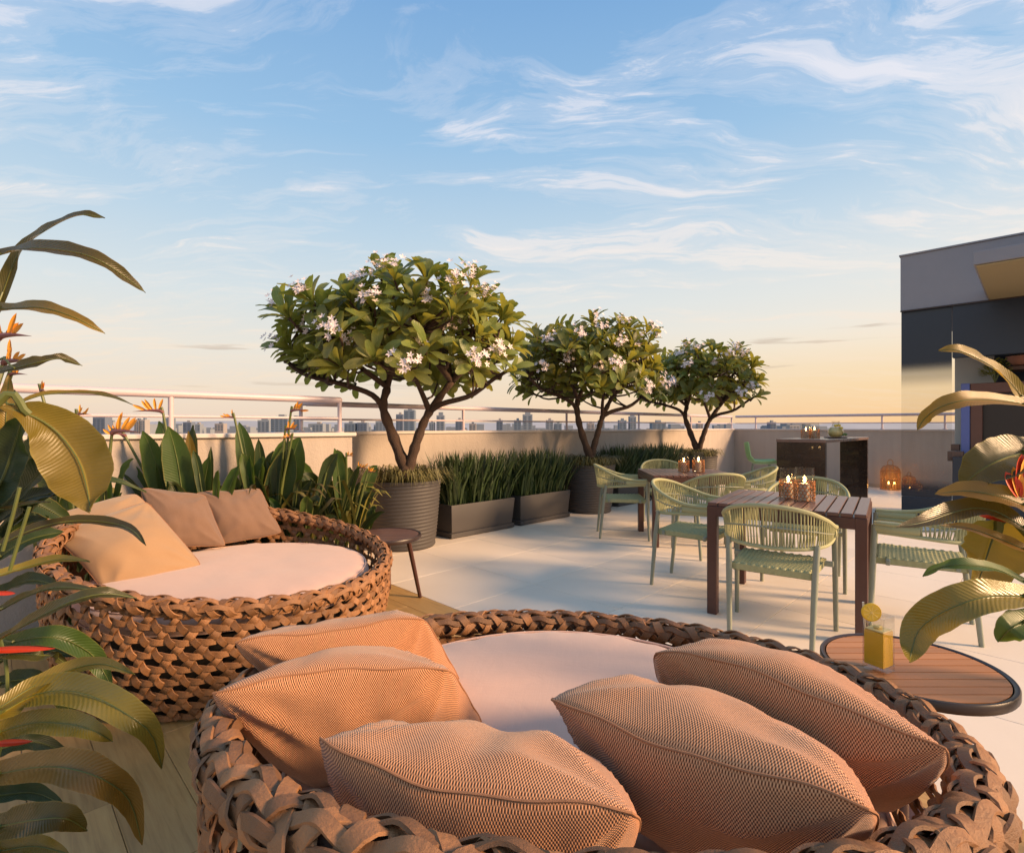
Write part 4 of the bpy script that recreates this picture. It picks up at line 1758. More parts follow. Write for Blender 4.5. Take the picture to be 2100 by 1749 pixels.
def pot_grass(seed):
    rr = random.Random(seed)
    m = MB()
    for k in range(620):
        a = rr.uniform(0, 2 * math.pi)
        r = .34 * math.sqrt(rr.random())
        b = Vector((math.cos(a) * r, math.sin(a) * r, 0.0))
        aa = a + rr.uniform(-.8, .8)
        L = rr.uniform(.16, .31)
        d = Vector((math.cos(aa), math.sin(aa), 0))
        h = rr.uniform(.08, .17)
        pts = [b, b + d * L * .35 + Vector((0, 0, h * .9)), b + d * L * .7 + Vector((0, 0, h)), b + d * L + Vector((0, 0, h * rr.uniform(.0, .7)))]
        s = d.cross(Vector((0, 0, 1))) * .0055
        vs_ = []
        for q, p in enumerate(pts):
            w = (1, 1, .75, .1)[q]
            vs_ += [p - s * w, p + s * w]
        m.add(vs_, [(0, 1, 3, 2), (2, 3, 5, 4), (4, 5, 7, 6)])
    return m


pot = round_pot()
cmap = make_map()
POTS = [(-1.146, 5.60), (1.15, 7.87), (3.59, 10.25)]
PL_ = ['ribbed grey round pot of the nearest tree', 'grey round pot of the middle tree', 'grey round pot of the farthest tree']
for i, (x, y) in enumerate(POTS):
    o = pot if i == 0 else copy_tree(pot, None, cmap)
    o.location = (x, y, 0)
    o.rotation_euler = (0, 0, 0.3 * i)
    o['label'] = PL_[i]
gm = pot_grass(3).mesh('ground_cover', True)
gm.materials.append(M['grass_pale'])
GC = ['pale grassy ground cover in the nearest round pot', 'pale grassy ground cover in the middle round pot', 'pale grassy ground cover in the farthest round pot']
for i, (x, y) in enumerate(POTS):
    o = bpy.data.objects.new('ground_cover', gm)
    o.location = (x, y, .668)
    o.rotation_euler = (0, 0, i * 2.1)
    COL.objects.link(o)
    tag(o, GC[i], 'ground cover', 'ground cover in the round pots', 'stuff')


def box_planter(label, p0, q0, L, glabel, seed):
    W, H = .42, .375
    t = thing('box_planter', label, 'planter', pq(p0 + L / 2, q0 + W / 2), 'rectangular grey planters')
    m = MB()
    b = .02
    # flared body with foot band, open top
    def ring(ins, z):
        return [(p0 + ins, q0 + ins, z), (p0 + L - ins, q0 + ins, z), (p0 + L - ins, q0 + W - ins, z), (p0 + ins, q0 + W - ins, z)]
    rings = [ring(.022, .0), ring(.004, .012), ring(.004, .058), ring(.026, .066), ring(.014, .20), ring(.0, H - .01), ring(.004, H), ring(.026, H), ring(.034, H - .04)]
    vs_, fs = [], []
    for r in rings:
        vs_ += [PQROT @ Vector(v) for v in r]
    for k in range(len(rings) - 1):
        for i in range(4):
            j = (i + 1) % 4
            fs.append((k * 4 + i, k * 4 + j, k * 4 + 4 + j, k * 4 + 4 + i))
    fs.append((3, 2, 1, 0))
    m.add(vs_, fs)
    m.build('box', M['pot'], t, True, 30)
    m = MB()
    m.add([PQROT @ Vector(v) for v in ring(.031, H - .035)], [(0, 1, 2, 3)])
    m.build('soil', M['soil'], t, False)
    rr = random.Random(seed)
    g = MB()
    for k in range(1050):
        p = p0 + rr.uniform(.035, L - .035)
        q = q0 + rr.uniform(.035, W - .035)
        base = pq(p, q, H - .035)
        h = rr.uniform(.34, .70) * (0.92 + .14 * noise.noise(Vector((p * 3, q * 3, seed))))
        a = rr.uniform(0, 2 * math.pi)
        ln = abs(rr.gauss(0, .15)) + .03
        d = Vector((math.cos(a), math.sin(a), 0))
        # blades at the rim lean outwards
        out = pq((p - p0 - L / 2) / L * .18, (q - q0 - W / 2) / W * .16)
        tip = base + Vector((0, 0, h)) + d * ln + out
        mid = base.lerp(tip, .5) - d * ln * .18 - out * .15
        w = rr.uniform(.007, .0145)
        sd = Vector((math.cos(a + 1.57), math.sin(a + 1.57), 0)) * w
        q3 = base.lerp(mid, .5)
        pts = [(base, .6), (mid, 1.0), (mid.lerp(tip, .55), .75), (tip, .05)]
        vs_ = []
        for pp, ww in pts:
            vs_ += [pp - sd * ww, pp + sd * ww]
        g.add(vs_, [(0, 1, 3, 2), (2, 3, 5, 4), (4, 5, 7, 6)])
    go = g.build('planter_grass', M['grass'], None)
    tag(go, glabel, 'grass', 'tall grass in the box planters', 'stuff')
    return t


pf = (-0.673 + 5.866) / S2
qf = (5.866 + 0.673) / S2
box_planter('grey box planter nearest to the first round pot', pf, qf, 1.00, 'tall dark grass in the box planter nearest the first pot', 21)
box_planter('grey box planter left of the middle round pot', pf + 1.105, qf, 1.00, 'tall dark grass in the box planter left of the middle pot', 22)
box_planter('grey box planter right of the middle round pot', pf + 3.33, qf + .02, 1.00, 'tall dark grass in the box planter right of the middle pot', 23)
box_planter('grey box planter just before the farthest round pot', pf + 4.43, qf + .02, 1.00, 'tall dark grass in the box planter before the farthest pot', 24)


# ------------------------------------------------------------------ frangipani trees
def tree_leaf_mesh():
    m = MB()
    n = 6
    prof = [.08, .26, .52, .84, 1.04, 1.0, .46]
    vs_, fs, uv = [], [], []
    for i in range(n + 1):
        u = i / n
        w = .155 * prof[i]
        z = .10 * math.sin(u * 2.6) - .14 * u * u
        vs_ += [(-w, u, z + .25 * w), (0, u, z), (w, u, z + .25 * w)]
    for i in range(n):
        for k in range(2):
            a = i * 3 + k
            fs.append((a, a + 1, a + 4, a + 3))
            u0, u1 = i / n, (i + 1) / n
            v0, v1 = k * .5, (k + 1) * .5
            uv.append([(u0, v0), (u0, v1), (u1, v1), (u1, v0)])
    m.add(vs_, fs, uv)
    return m


def build_tree():
    t = thing('frangipani_tree', 'x', 'tree', (0, 0, 0), 'potted frangipani trees')
    rr = random.Random(42)
    # skeleton, metres from the pot centre at floor level
    J = {
        'root': Vector((.02, 0, .66)), 'fork': Vector((-0.01, 0, .87)),
        'a1': Vector((-.14, .02, 1.20)), 'a2': Vector((-.225, .0, 1.47)), 'a3': Vector((-.19, .05, 1.68)),
        'b1': Vector((.16, -.02, 1.17)), 'b2': Vector((.27, .0, 1.42)), 'b3': Vector((.50, .04, 1.74)),
    }
    m = MB()
    m.tube(catmull([J['root'], Vector((.02, 0, .76)), J['fork'], J['a1'], J['a2'], J['a3']], 26), [.105 - .066 * (i / 25) ** .5 + .007 * math.sin(i * 1.9) for i in range(26)], 12)
    m.tube(catmull([Vector((.02, 0, .72)), Vector((.06, 0, .86)), J['b1'], J['b2'], J['b3']], 24), [.072 - .038 * (i / 23) ** .7 + .006 * math.sin(i * 2.3) for i in range(24)], 12)
    m.build('trunk', M['bark'], t, True, None)
    limbs = [
        ('a2', [Vector((-.34, -.05, 1.60)), Vector((-.62, -.12, 1.70)), Vector((-1.0, -.18, 1.80)), Vector((-1.22, -.2, 1.98))]),
        ('a3', [Vector((-.28, .15, 1.95)), Vector((-.5, .3, 2.25))]),
        ('a3', [Vector((-.10, -.12, 1.95)), Vector((-.2, -.35, 2.25))]),
        ('a3', [Vector((-.45, -.2, 1.9)), Vector((-.7, -.45, 2.15))]),
        ('b3', [Vector((.62, .15, 2.0)), Vector((.7, .25, 2.3))]),
        ('b3', [Vector((.74, -.1, 1.95)), Vector((1.0, -.2, 2.15))]),
        ('b2', [Vector((.42, -.08, 1.50)), Vector((.72, -.15, 1.58)), Vector((.95, -.2, 1.74)), Vector((1.15, -.2, 1.86))]),
        ('b2', [Vector((.20, -.1, 1.62)), Vector((.12, -.3, 1.85))]),
        ('b3', [Vector((.36, -.25, 1.95)), Vector((.3, -.5, 2.2))]),
        ('b3', [Vector((.4, .3, 2.05)), Vector((.2, .55, 2.35))]),
    ]
    nodes = []
    for (s, pts) in limbs:
        path = catmull([J[s]] + pts, 14)
        m = MB()
        m.tube(path, [.034 - .016 * i / 13 for i in range(14)], 8)
        m.build('branch', M['bark'], t, True, None)
        nodes += path[4:]
    # rosette positions on an uneven dome
    ros = []
    tries = 0
    while len(ros) < 164 and tries < 9000:
        tries += 1
        a = rr.uniform(0, 2 * math.pi)
        el_ = math.asin(rr.uniform(-.42, 1.0))
        k = rr.uniform(.70, 1.0) if rr.random() < .8 else rr.uniform(.35, .7)
        lump = 1 + .26 * noise.noise(Vector((math.cos(a) * 1.6, math.sin(a) * 1.6, el_ * 1.5)))
        ce = max(0.0, math.cos(el_)) ** .62
        se = math.copysign(abs(math.sin(el_)) ** .80, el_)
        p = Vector((math.cos(a) * ce * 1.21 * k * lump + .07, math.sin(a) * ce * 1.0 * k * lump, 2.05 + se * (.62 if el_ > 0 else .63) * k * lump))
        if p.z < 1.62 and abs(p.x - .05) < .45 and p.y < .2:
            continue
        if all((p - q[0]).length > .195 for q in ros):
            outd = Vector((p.x * .55, p.y * .75, (p.z - 1.72) * 1.1)).normalized()
            if outd.z < -.1:
                outd.z = -.1 + outd.z * .5
            ros.append((p, (outd + Vector((0, 0, .35))).normalized()))
    m = MB()
    for (p, d) in ros:
        best = min(nodes, key=lambda q: (q - p).length + (0.35 if q.z > p.z else 0))
        mid = best.lerp(p, .5) - Vector((0, 0, .05)) + Vector((rr.uniform(-.04, .04), rr.uniform(-.04, .04), 0))
        m.tube(catmull([best, mid, p - d * .02, p + d * .03], 8), [.014 - .004 * i / 7 for i in range(8)], 6)
    m.build('twigs', M['bark'], t, True, None)
    leaves = []
    for (p, d) in ros:
        nl = rr.randint(9, 12)
        side = d.orthogonal().normalized()
        side2 = d.cross(side)
        ph = rr.uniform(0, 6.28)
        for i in range(nl):
            a = ph + i * 2.399
            spread = rr.uniform(.6, 1.25) if i > 2 else rr.uniform(.25, .6)
            dirv = (side * math.cos(a) + side2 * math.sin(a)) * math.sin(spread) + d * math.cos(spread)
            dirv.z -= rr.uniform(0, .22) * (spread > .9)
            dirv.normalize()
            L = rr.uniform(.20, .34) * (.8 if i < 2 else 1)
            up = (d - dirv * d.dot(dirv))
            up = up.normalized() if up.length > .05 else dirv.orthogonal().normalized()
            xx = dirv.cross(up)
            mat4 = Matrix((xx, dirv, up)).transposed().to_4x4()
            mat4 = Matrix.Translation(p + d * rr.uniform(-.02, .03)) @ mat4 @ Matrix.Rotation(rr.uniform(-.35, .35), 4, 'Y') @ Matrix.Diagonal((L, L, L, 1))
            leaves.append((p.y - .25 * d.y + rr.uniform(-.1, .1), mat4))
    leaves.sort(key=lambda q: q[0])
    lm = tree_leaf_mesh()
    lme = lm.mesh('leaf', True, None)
    lme.materials.append(M['leaf_tree'])
    for (_, m4) in leaves[:300]:
        o = bpy.data.objects.new('leaf', lme)
        o.matrix_basis = m4
        COL.objects.link(o)
        put_under(o, t)
    rest = MB()
    for (_, m4) in leaves[300:]:
        rest.add([m4 @ Vector(v) for v in lm.v], lm.f, lm.uv)
    tag(rest.build('crown', M['leaf_tree'], t, True, None), kind='stuff')
    # blossom heads
    front = [q for q in ros if q[0].y < -.05 and q[0].z > 1.68]
    rr.shuffle(front)
    chosen = []
    for q in front:
        if len(chosen) < 26 and all((q[0] - c[0]).length > .31 for c in chosen):
            chosen.append(q)
    for (p, d) in chosen:
        m = MB()
        for k in range(18):
            o_ = Vector((rr.gauss(0, .045), rr.gauss(0, .045), rr.gauss(0, .04)))
            c = p + d * .13 + Vector((0, -.13, 0)) + o_
            nd = (o_ * 5 + d * .6 + Vector((0, -.5, .2))).normalized()
            s1 = nd.orthogonal().normalized()
            s2 = nd.cross(s1)
            for q in range(5):
                a = q * 2 * math.pi / 5 + k
                e = (s1 * math.cos(a) + s2 * math.sin(a))
                f_ = (s1 * math.cos(a + .95) + s2 * math.sin(a + .95))
                m.add([c, c + e * .021 + nd * .008, c + (e + f_) * .020 + nd * .011, c + f_ * .016 + nd * .005], [(0, 1, 2, 3)])
        tag(m.build('flower_cluster', M['petal'], t, True, None), kind='stuff')
    return t


tree = build_tree()
cmap = make_map()
TL = ['nearest and largest frangipani tree with forked trunk and white blossoms', 'middle frangipani tree between the two grass planter pairs', 'farthest and smallest looking frangipani tree lit yellow at its right']
for i, (x, y) in enumerate(POTS):
    o = tree if i == 0 else copy_tree(tree, None, cmap)
    o.location = (x, y, 0.0)
    o.rotation_euler = (0, 0, (0.0, 0.42, -0.4)[i])
    o.scale = ((1, 1, 1), (.90, .90, .995), (.94, .94, .99))[i]
    o['label'] = TL[i]


# ------------------------------------------------------------------ strap-leaved plants
def leaf_mesh(path, width, hint, n=26, fold=.25, wave=.05, tipk=1.6, basek=.5, seed=0, peak=.45):
    """blade along a path; hint = rough direction the upper face looks in"""
    rr = random.Random(seed)
    pts = catmull(path, n)
    m = MB()
    vs_, fs, uv = [], [], []
    A = (-1, -.66, -.33, 0, .33, .66, 1)
    ph = rr.uniform(0, 6)
    hint = Vector(hint).normalized()
    for i, p in enumerate(pts):
        u = i / (n - 1)
        t = (pts[min(i + 1, n - 1)] - pts[max(i - 1, 0)]).normalized()
        nn = hint - t * hint.dot(t)
        nn.normalize()
        s = t.cross(nn)
        if u < peak:
            w = math.sin(u / peak * math.pi / 2) ** basek
        else:
            w = math.cos((u - peak) / (1 - peak) * math.pi / 2) ** (1 / tipk)
        w = max(w, .035) * width * .5
        jl = 1 + .09 * noise.noise(Vector((u * 9 + ph, 1.0, seed))) + .05 * noise.noise(Vector((u * 27 + ph, 2.0, seed)))
        jr = 1 + .09 * noise.noise(Vector((u * 9 + ph, 5.0, seed))) + .05 * noise.noise(Vector((u * 27 + ph, 7.0, seed)))
        for k, a in enumerate(A):
            dz = fold * w * (abs(a) ** 1.3) - fold * w * .4
            wv = wave * width * math.sin(u * 17 + ph + (2 if a > 0 else 0)) * abs(a) ** 2 + wave * .6 * width * math.sin(u * 41 + ph * 2 + a) * abs(a) ** 2
            vs_.append(p + s * (a * w * (jl if a < 0 else jr)) + nn * (dz + wv))
    for i in range(n - 1):
        for k in range(6):
            a = i * 7 + k
            fs.append((a, a + 1, a + 8, a + 7))
            u0, u1 = i / (n - 1), (i + 1) / (n - 1)
            v0, v1 = (A[k] + 1) / 2, (A[k + 1] + 1) / 2
            uv.append([(u0, v0), (u0, v1), (u1, v1), (u1, v0)])
    m.add(vs_, fs, uv)
    return m


def strap_leaf(t, path, width, hint, mat, stem_from=None, seed=0, **kw):
    lm = leaf_mesh(path, width, hint, seed=seed, **kw)
    o = lm.build('leaf', mat, t, True, None)
    m = MB()
    # midrib
    rib = catmull(path, 18)
    hintv = Vector(hint).normalized()
    m.tube([p - hintv * width * .035 for p in rib], [max(.0012, width * .022 * (1 - .8 * i / 17)) for i in range(18)], 6)
    m.build('midrib', M['stem'], o)
    if stem_from is not None:
        m = MB()
        a = Vector(stem_from)
        b = Vector(path[0])
        mid = a.lerp(b, .55)
        mid.z = max(mid.z, (a.z + b.z) / 2) + .05
        mid.x = mid.x * .6 + a.x * .4
        m.tube(catmull([a, mid, b, Vector(path[1])], 16), [max(.003, width * .06 + .004 * (1 - i / 15)) for i in range(16)], 7)
        m.build('stem', M['stem'], t)
    return o


# left foreground plant
lroot = Vector((-1.82, 1.42, 0.0))
lp_ = thing('bird_of_paradise', 'large leafy plant cut by the left picture edge before the left daybed', 'plant', lroot)
LV = [
    # (points, width px, depth, material, hint)
    ([(-30, 700), (5, 600), (40, 515), (95, 470), (160, 441), (215, 447)], 40, 1.65, 'leaf_big', (.3, -.75, .55)),
    ([(-70, 540), (0, 521), (60, 508), (140, 514), (200, 532), (255, 567), (298, 600)], 48, 1.55, 'leaf_big', (.1, -.8, .55)),
    ([(-60, 616), (0, 632), (80, 630), (150, 650), (215, 684)], 38, 1.6, 'leaf_big', (.1, -.8, .55)),
    ([(-20, 765), (30, 755), (80, 742), (125, 735), (168, 750)], 36, 1.65, 'leaf_big', (.0, -.85, .5)),
    ([(-40, 850), (30, 830), (90, 809), (160, 805), (220, 811), (272, 830)], 20, 1.7, 'leaf_big', (.1, -.6, .8)),
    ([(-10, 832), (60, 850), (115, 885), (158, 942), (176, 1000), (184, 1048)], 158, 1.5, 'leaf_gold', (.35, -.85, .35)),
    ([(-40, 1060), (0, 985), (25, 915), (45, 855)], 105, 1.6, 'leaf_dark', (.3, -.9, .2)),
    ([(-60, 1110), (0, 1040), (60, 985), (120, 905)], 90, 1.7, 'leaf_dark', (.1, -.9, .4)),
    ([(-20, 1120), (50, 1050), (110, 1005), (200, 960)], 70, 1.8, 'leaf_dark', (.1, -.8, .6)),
    ([(-40, 1010), (5, 930), (12, 850), (18, 770)], 46, 1.72, 'leaf_big', (.6, -.8, .0)),
    ([(-40, 1150), (0, 1117), (73, 1083), (147, 1068), (220, 1071), (269, 1086), (299, 1118)], 34, 1.5, 'leaf_big', (.1, -.6, .8)),
    ([(-50, 1190), (0, 1178), (49, 1163), (122, 1147), (184, 1152)], 34, 1.5, 'leaf_big', (.1, -.6, .8)),
    ([(-40, 1060), (7, 1046), (61, 1033), (105, 1030)], 20, 1.6, 'leaf_big', (.1, -.5, .85)),
    ([(-50, 1275), (7, 1247), (50, 1224), (117, 1204), (203, 1210)], 34, 1.42, 'leaf_big', (.1, -.6, .8)),
    ([(-50, 1340), (0, 1310), (67, 1271), (150, 1231), (217, 1217), (280, 1226)], 46, 1.36, 'leaf_big', (.1, -.6, .8)),
    ([(-20, 1330), (27, 1316), (83, 1306), (133, 1311), (187, 1341), (213, 1380), (228, 1410)], 56, 1.5, 'leaf_mid', (.2, -.7, .7)),
    ([(-30, 1345), (20, 1340), (83, 1343), (113, 1347), (138, 1364)], 34, 1.45, 'leaf_big', (.2, -.7, .7)),
    ([(-50, 1480), (0, 1450), (67, 1407), (140, 1374), (207, 1361), (275, 1382)], 50, 1.34, 'leaf_big', (.1, -.65, .75)),
    ([(-40, 1480), (7, 1458), (67, 1425), (133, 1415), (200, 1431), (260, 1464), (310, 1505), (332, 1574)], 84, 1.30, 'leaf_big', (.3, -.65, .7)),
    ([(-50, 1515), (0, 1500), (67, 1482), (133, 1484), (187, 1496), (230, 1520)], 66, 1.28, 'leaf_big', (.15, -.7, .7)),
    ([(-50, 1600), (0, 1586), (83, 1572), (150, 1577), (217, 1601), (267, 1644), (291, 1732)], 84, 1.24, 'leaf_big', (.3, -.65, .7)),
    ([(-50, 1705), (0, 1694), (67, 1681), (133, 1678), (178, 1702)], 74, 1.22, 'leaf_big', (.15, -.7, .7)),
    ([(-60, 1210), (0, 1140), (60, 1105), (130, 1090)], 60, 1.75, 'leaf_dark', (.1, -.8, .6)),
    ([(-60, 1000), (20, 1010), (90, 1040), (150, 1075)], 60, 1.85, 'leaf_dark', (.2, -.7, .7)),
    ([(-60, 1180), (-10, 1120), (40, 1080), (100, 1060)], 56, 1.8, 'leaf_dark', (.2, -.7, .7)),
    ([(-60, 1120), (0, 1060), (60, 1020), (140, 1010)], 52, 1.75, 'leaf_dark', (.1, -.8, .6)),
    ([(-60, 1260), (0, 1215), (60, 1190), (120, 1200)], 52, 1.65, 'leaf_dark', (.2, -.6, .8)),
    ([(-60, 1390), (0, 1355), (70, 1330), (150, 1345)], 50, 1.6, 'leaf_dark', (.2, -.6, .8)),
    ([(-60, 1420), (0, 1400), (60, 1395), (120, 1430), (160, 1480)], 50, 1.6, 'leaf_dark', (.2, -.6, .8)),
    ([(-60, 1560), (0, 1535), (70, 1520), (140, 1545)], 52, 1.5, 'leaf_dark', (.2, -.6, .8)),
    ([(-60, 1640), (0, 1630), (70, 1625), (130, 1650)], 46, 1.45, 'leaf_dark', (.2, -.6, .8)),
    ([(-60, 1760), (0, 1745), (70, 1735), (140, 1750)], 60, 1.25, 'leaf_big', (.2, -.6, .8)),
    ([(-60, 960), (-10, 905), (25, 850), (30, 800)], 60, 1.9, 'leaf_dark', (.4, -.8, .2)),
    ([(-40, 1010), (40, 950), (90, 900), (110, 850)], 60, 1.95, 'leaf_dark', (.3, -.9, .2)),
    ([(-40, 1100), (60, 1050), (150, 990), (230, 985), (300, 1010)], 30, 2.0, 'leaf_dark', (.1, -.5, .8)),
]
for k, (pp, wpx, dep, mt, hint) in enumerate(LV):
    path = [at(x, y, dep + .05 * math.sin(i * 1.1 + k)) for i, (x, y) in enumerate(pp)]
    strap_leaf(lp_, path, wpx / F * dep * .78, hint, M[mt], lroot + Vector((random.Random(k).uniform(-.1, .1), random.Random(k + 50).uniform(-.1, .15), 0)), seed=k, fold=.45, wave=.06, **(dict(basek=1.15, tipk=1.3, peak=.62) if wpx == 158 else {}))
for k, (pp, w, dep) in enumerate((([(-40, 1335), (30, 1332), (113, 1330)], 13, 1.4), ([(-40, 1526), (20, 1523), (67, 1520)], 13, 1.32), ([(-30, 1218), (10, 1217), (32, 1217)], 9, 1.45))):
    m = leaf_mesh([at(x, y, dep) for x, y in pp], w / F * dep, (.1, -.9, .4), n=10, fold=.6, wave=0, seed=k)
    m.build('bract', M['red'], lp_, True, None)
for k, pp in enumerate(([(-30, 1230), (12, 1360), (7, 1500), (-30, 1640)], [(20, 1170), (35, 1120), (60, 1040)], [(5, 1130), (25, 1060), (40, 1000)])):
    m = MB()
    m.tube(catmull([at(x, y, 1.42) for x, y in pp], 14), .0045, 7)
    m.build('stem', M['stem'], lp_)


def crane_flower(t, head, dirx, size, seed, stem_base, n_pet=4):
    """beak-like bract with upright orange petals; returns the part"""
    rr = random.Random(seed)
    head = Vector(head)
    d = Vector((dirx, -.25, -.04)).normalized()
    m = MB()
    tip = head + d * size
    m.tube(catmull([head - d * size * .12 - Vector((0, 0, size * .10)), head, head + d * size * .45 + Vector((0, 0, size * .03)), tip], 12),
           [size * .05, size * .075, size * .085, size * .082, size * .075, size * .066, size * .056, size * .045, size * .034, size * .023, size * .012, size * .003], 8)
    b = m.build('bract', M['bract'], t)
    for k in range(n_pet):
        o = head + d * size * (.05 + .10 * k)
        a = R(rr.uniform(50, 115) - 14 * k)
        dd = (d * math.cos(a) + Vector((0, 0, 1)) * math.sin(a) + Vector((0, rr.uniform(-.2, .2), 0))).normalized()
        L = size * rr.uniform(.42, .66)
        pm_ = leaf_mesh([o, o + dd * L * .5, o + dd * L], size * .13, (0, -1, .1), n=8, fold=.5, wave=0, seed=k, peak=.55)
        pm_.build('petal', M['orange'], b, True, None)
    if stem_base is not None:
        m = MB()
        sb = Vector(stem_base)
        m.tube(catmull([sb, sb.lerp(head, .5) + Vector((.02, 0, .03)), head - d * size * .12 - Vector((0, 0, size * .14)), head - d * size * .02], 14), [.011 - .004 * i / 13 for i in range(14)], 7)
        m.build('stem', M['stem'], t)
    return b


for k, (x, y, dx, sz, dep) in enumerate(((0, 690, 1, .14, 1.75), (12, 742, 1, .12, 1.75), (22, 768, 1, .075, 1.75))):
    crane_flower(lp_, at(x, y, dep), dx, sz, 70 + k, lroot + Vector((.05, .1, .6)))

# the row of plants along the near parapet
ROW = [
    ('bird of paradise clump at the left rear under the rail', 180, 3.30, 31,
     [(-10, 905, 55), (60, 870, 60), (120, 955, 44), (228, 985, 34), (160, 900, 46), (250, 1010, 30), (30, 960, 50)],
     [(85, 800, .0, .16), (235, 885, 1, .30), (160, 850, 1, .16)]),
    ('upright broad leaved bird of paradise clump behind the left daybed cushions', 400, 3.70, 32,
     [(292, 884, 58), (326, 864, 66), (345, 875, 62), (396, 872, 54), (386, 884, 30), (368, 905, 60), (262, 945, 22), (250, 970, 20), (440, 985, 26), (300, 985, 34), (430, 935, 40)],
     [(328, 843, -1, .25), (252, 892, -1, .22)]),
    ('spreading bird of paradise clump in the middle of the near parapet', 535, 4.02, 33,
     [(490, 866, 44), (615, 897, 80), (600, 920, 70), (560, 925, 60), (470, 960, 26), (450, 995, 30), (512, 935, 34), (585, 900, 46), (640, 985, 36), (530, 900, 30)],
     [(478, 856, -1, .14), (600, 842, 1, .20), (588, 880, 1, .17), (596, 897, -1, .10)]),
    ('low dark leafy plant beside the end of the near parapet', 690, 4.35, 34,
     [(718, 958, 40), (680, 985, 42), (745, 985, 34), (700, 1000, 40), (655, 1010, 30), (770, 1010, 26), (640, 1040, 24), (735, 1030, 22), (790, 1050, 18), (690, 1050, 26)],
     [(712, 935, 1, .10), (735, 960, 1, .14), (615, 975, 0, .12), (755, 968, 1, .12)]),
    ('dark bushy plant behind the right rim of the left daybed', 600, 4.0, 35,
     [(560, 1010, 40), (600, 1000, 44), (640, 1015, 40), (660, 1030, 34), (540, 1030, 34), (620, 1040, 34), (690, 1060, 22), (720, 1075, 16), (580, 1030, 34), (505, 1010, 26), (480, 1000, 26)],
     []),
]
for (lab, bx, dep, seed, lv, fl) in ROW:
    rr = random.Random(seed)
    gx_ = (bx - 1050) / F * dep
    root = Vector((gx_, dep, 0))
    t = thing('bird_of_paradise', lab, 'plant', root, 'bird of paradise plants along the parapet')
    dark = seed >= 34
    for k, (x, y, w) in enumerate(lv):
        dd = dep + rr.uniform(-.18, .15)
        tip = at(x, y, dd)
        stem_top = root.lerp(tip, .42) + Vector((rr.uniform(-.03, .03), 0, .05))
        L = tip - stem_top
        mid = stem_top + L * .5 + Vector((0, 0, .06 + .05 * rr.random()))
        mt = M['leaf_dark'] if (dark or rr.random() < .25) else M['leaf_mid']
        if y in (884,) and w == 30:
            mt = M['leaf_gold']
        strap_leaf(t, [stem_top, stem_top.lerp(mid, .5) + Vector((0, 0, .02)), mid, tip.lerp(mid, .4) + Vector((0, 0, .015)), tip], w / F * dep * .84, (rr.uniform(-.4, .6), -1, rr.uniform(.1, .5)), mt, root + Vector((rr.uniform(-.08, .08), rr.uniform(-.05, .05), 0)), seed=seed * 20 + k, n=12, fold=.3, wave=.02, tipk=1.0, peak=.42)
    for k in range(10):
        x, y = bx + rr.uniform(-105, 95), rr.uniform(915, 1045)
        dd = dep + rr.uniform(-.2, .12)
        tip = at(x, y, dd)
        stem_top = root.lerp(tip, rr.uniform(.35, .55)) + Vector((rr.uniform(-.08, .08), 0, .06))
        mid = stem_top.lerp(tip, .5) + Vector((0, 0, rr.uniform(.04, .12)))
        strap_leaf(t, [stem_top, mid, tip.lerp(mid, .4) + Vector((0, 0, .02)), tip], rr.uniform(12, 30) / F * dep, (rr.uniform(-.6, .6), -1, rr.uniform(.2, .9)), M['leaf_dark'] if rr.random() < .65 else M['leaf_mid'], root + Vector((rr.uniform(-.1, .1), rr.uniform(-.05, .05), 0)), seed=seed * 30 + k, n=12, fold=.4, wave=.05, tipk=.9, peak=.4)
    # thin undergrowth blades
    m = MB()
    for k in range(46 if dark else 26):
        a = rr.uniform(0, 6.28)
        r0 = root + Vector((rr.uniform(-.22, .22), rr.uniform(-.12, .12), 0))
        h = rr.uniform(.45, .95) if not dark else rr.uniform(.5, .85)
        d = Vector((math.cos(a), math.sin(a) * .5, 0)) * rr.uniform(.12, .4)
        pts = catmull([r0, r0 + d * .3 + Vector((0, 0, h * .65)), r0 + d * .8 + Vector((0, 0, h)), r0 + d * 1.2 + Vector((0, 0, h * .92))], 7)
        s = Vector((-math.sin(a), math.cos(a) * .5, .2)).normalized()
        wd = rr.uniform(.008, .02)
        vs_ = []
        for q, p in enumerate(pts):
            w = wd * (.35, .4, .7, 1, 1, .7, .08)[q]
            vs_ += [p - s * w, p + s * w]
        m.add(vs_, [(2 * q, 2 * q + 1, 2 * q + 3, 2 * q + 2) for q in range(6)])
    tag(m.build('undergrowth', M['leaf_dark'], t, True, None), kind='stuff')
    for k, (x, y, dx, sz) in enumerate(fl):
        crane_flower(t, at(x, y, dep - .1), dx if dx else .3, sz * .66, seed * 9 + k, root + Vector((rr.uniform(-.05, .05), 0, .1)), 5)

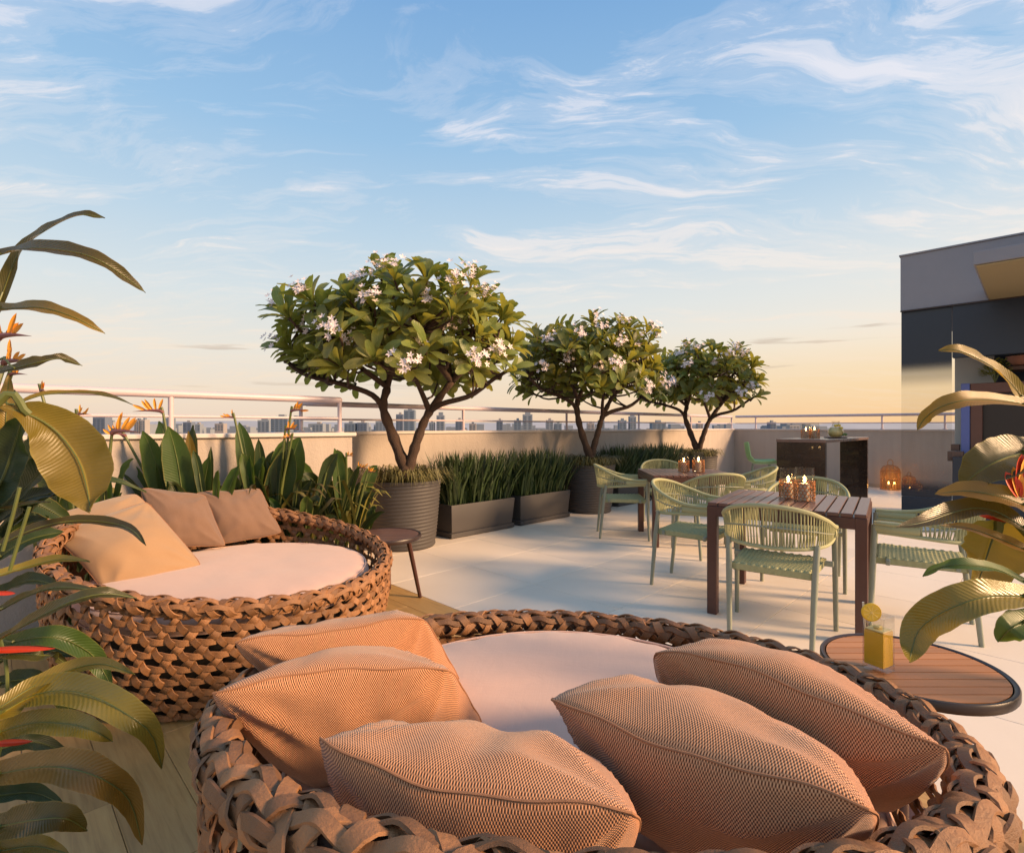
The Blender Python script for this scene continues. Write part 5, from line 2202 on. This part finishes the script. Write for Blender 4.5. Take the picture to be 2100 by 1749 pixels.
# right foreground plant
rroot = Vector((1.80, 1.36, 0.0))
rp = thing('heliconia', 'golden green leafy plant with an orange flower cut by the right edge', 'plant', rroot)
RV = [
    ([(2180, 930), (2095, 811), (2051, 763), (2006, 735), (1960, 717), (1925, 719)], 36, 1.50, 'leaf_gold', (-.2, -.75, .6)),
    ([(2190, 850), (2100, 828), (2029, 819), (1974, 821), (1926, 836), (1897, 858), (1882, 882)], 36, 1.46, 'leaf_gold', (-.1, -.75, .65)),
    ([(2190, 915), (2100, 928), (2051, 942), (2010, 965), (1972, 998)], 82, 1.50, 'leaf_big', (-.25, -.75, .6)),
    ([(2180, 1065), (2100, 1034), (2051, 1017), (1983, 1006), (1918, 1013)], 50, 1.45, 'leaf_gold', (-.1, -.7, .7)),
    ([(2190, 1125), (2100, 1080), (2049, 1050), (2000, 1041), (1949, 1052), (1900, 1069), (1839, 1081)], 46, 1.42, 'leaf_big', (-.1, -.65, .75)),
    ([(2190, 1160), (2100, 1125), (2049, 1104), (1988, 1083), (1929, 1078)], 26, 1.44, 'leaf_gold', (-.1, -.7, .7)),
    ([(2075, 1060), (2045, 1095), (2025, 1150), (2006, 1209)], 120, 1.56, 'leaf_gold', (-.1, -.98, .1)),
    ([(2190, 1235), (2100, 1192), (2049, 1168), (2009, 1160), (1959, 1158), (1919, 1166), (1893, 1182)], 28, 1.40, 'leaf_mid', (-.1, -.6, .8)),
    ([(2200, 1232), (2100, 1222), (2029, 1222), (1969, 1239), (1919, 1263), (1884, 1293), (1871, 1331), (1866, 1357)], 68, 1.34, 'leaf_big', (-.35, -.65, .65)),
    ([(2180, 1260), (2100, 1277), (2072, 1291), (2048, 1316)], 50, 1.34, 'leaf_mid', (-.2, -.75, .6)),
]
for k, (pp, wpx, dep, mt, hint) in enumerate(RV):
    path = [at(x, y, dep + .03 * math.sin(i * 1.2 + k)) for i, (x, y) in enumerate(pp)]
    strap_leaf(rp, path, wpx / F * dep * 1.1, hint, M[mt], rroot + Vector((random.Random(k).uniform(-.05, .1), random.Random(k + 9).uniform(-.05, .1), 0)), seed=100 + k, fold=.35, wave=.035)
fb = at(2094, 1022, 1.44)
for k, (x, y, w) in enumerate(((2062, 968, 22), (2078, 958, 20), (2096, 932, 26), (2112, 925, 26), (2120, 960, 22))):
    tip = at(x, y, 1.44)
    m = leaf_mesh([fb, fb.lerp(tip, .5) + Vector((-.008, -.01, 0)), tip], w / F * 1.44 * 1.2, (-.1, -1, .1), n=10, fold=.5, wave=0, seed=k, peak=.5)
    m.build('petal', M['red'] if k % 2 == 0 else M['orange'], rp, True, None)
m = leaf_mesh([at(2090, 1072, 1.42), at(2050, 1064, 1.42), at(2008, 1058, 1.42)], .018, (-.1, -.9, .4), n=10, fold=.5, wave=0)
m.build('bract', M['red'], rp, True, None)
m = MB()
m.tube(catmull([rroot, rroot + Vector((-.02, 0, .6)), fb + Vector((.03, 0, -.05)), fb], 14), .007, 7)
m.build('stem', M['stem'], rp)
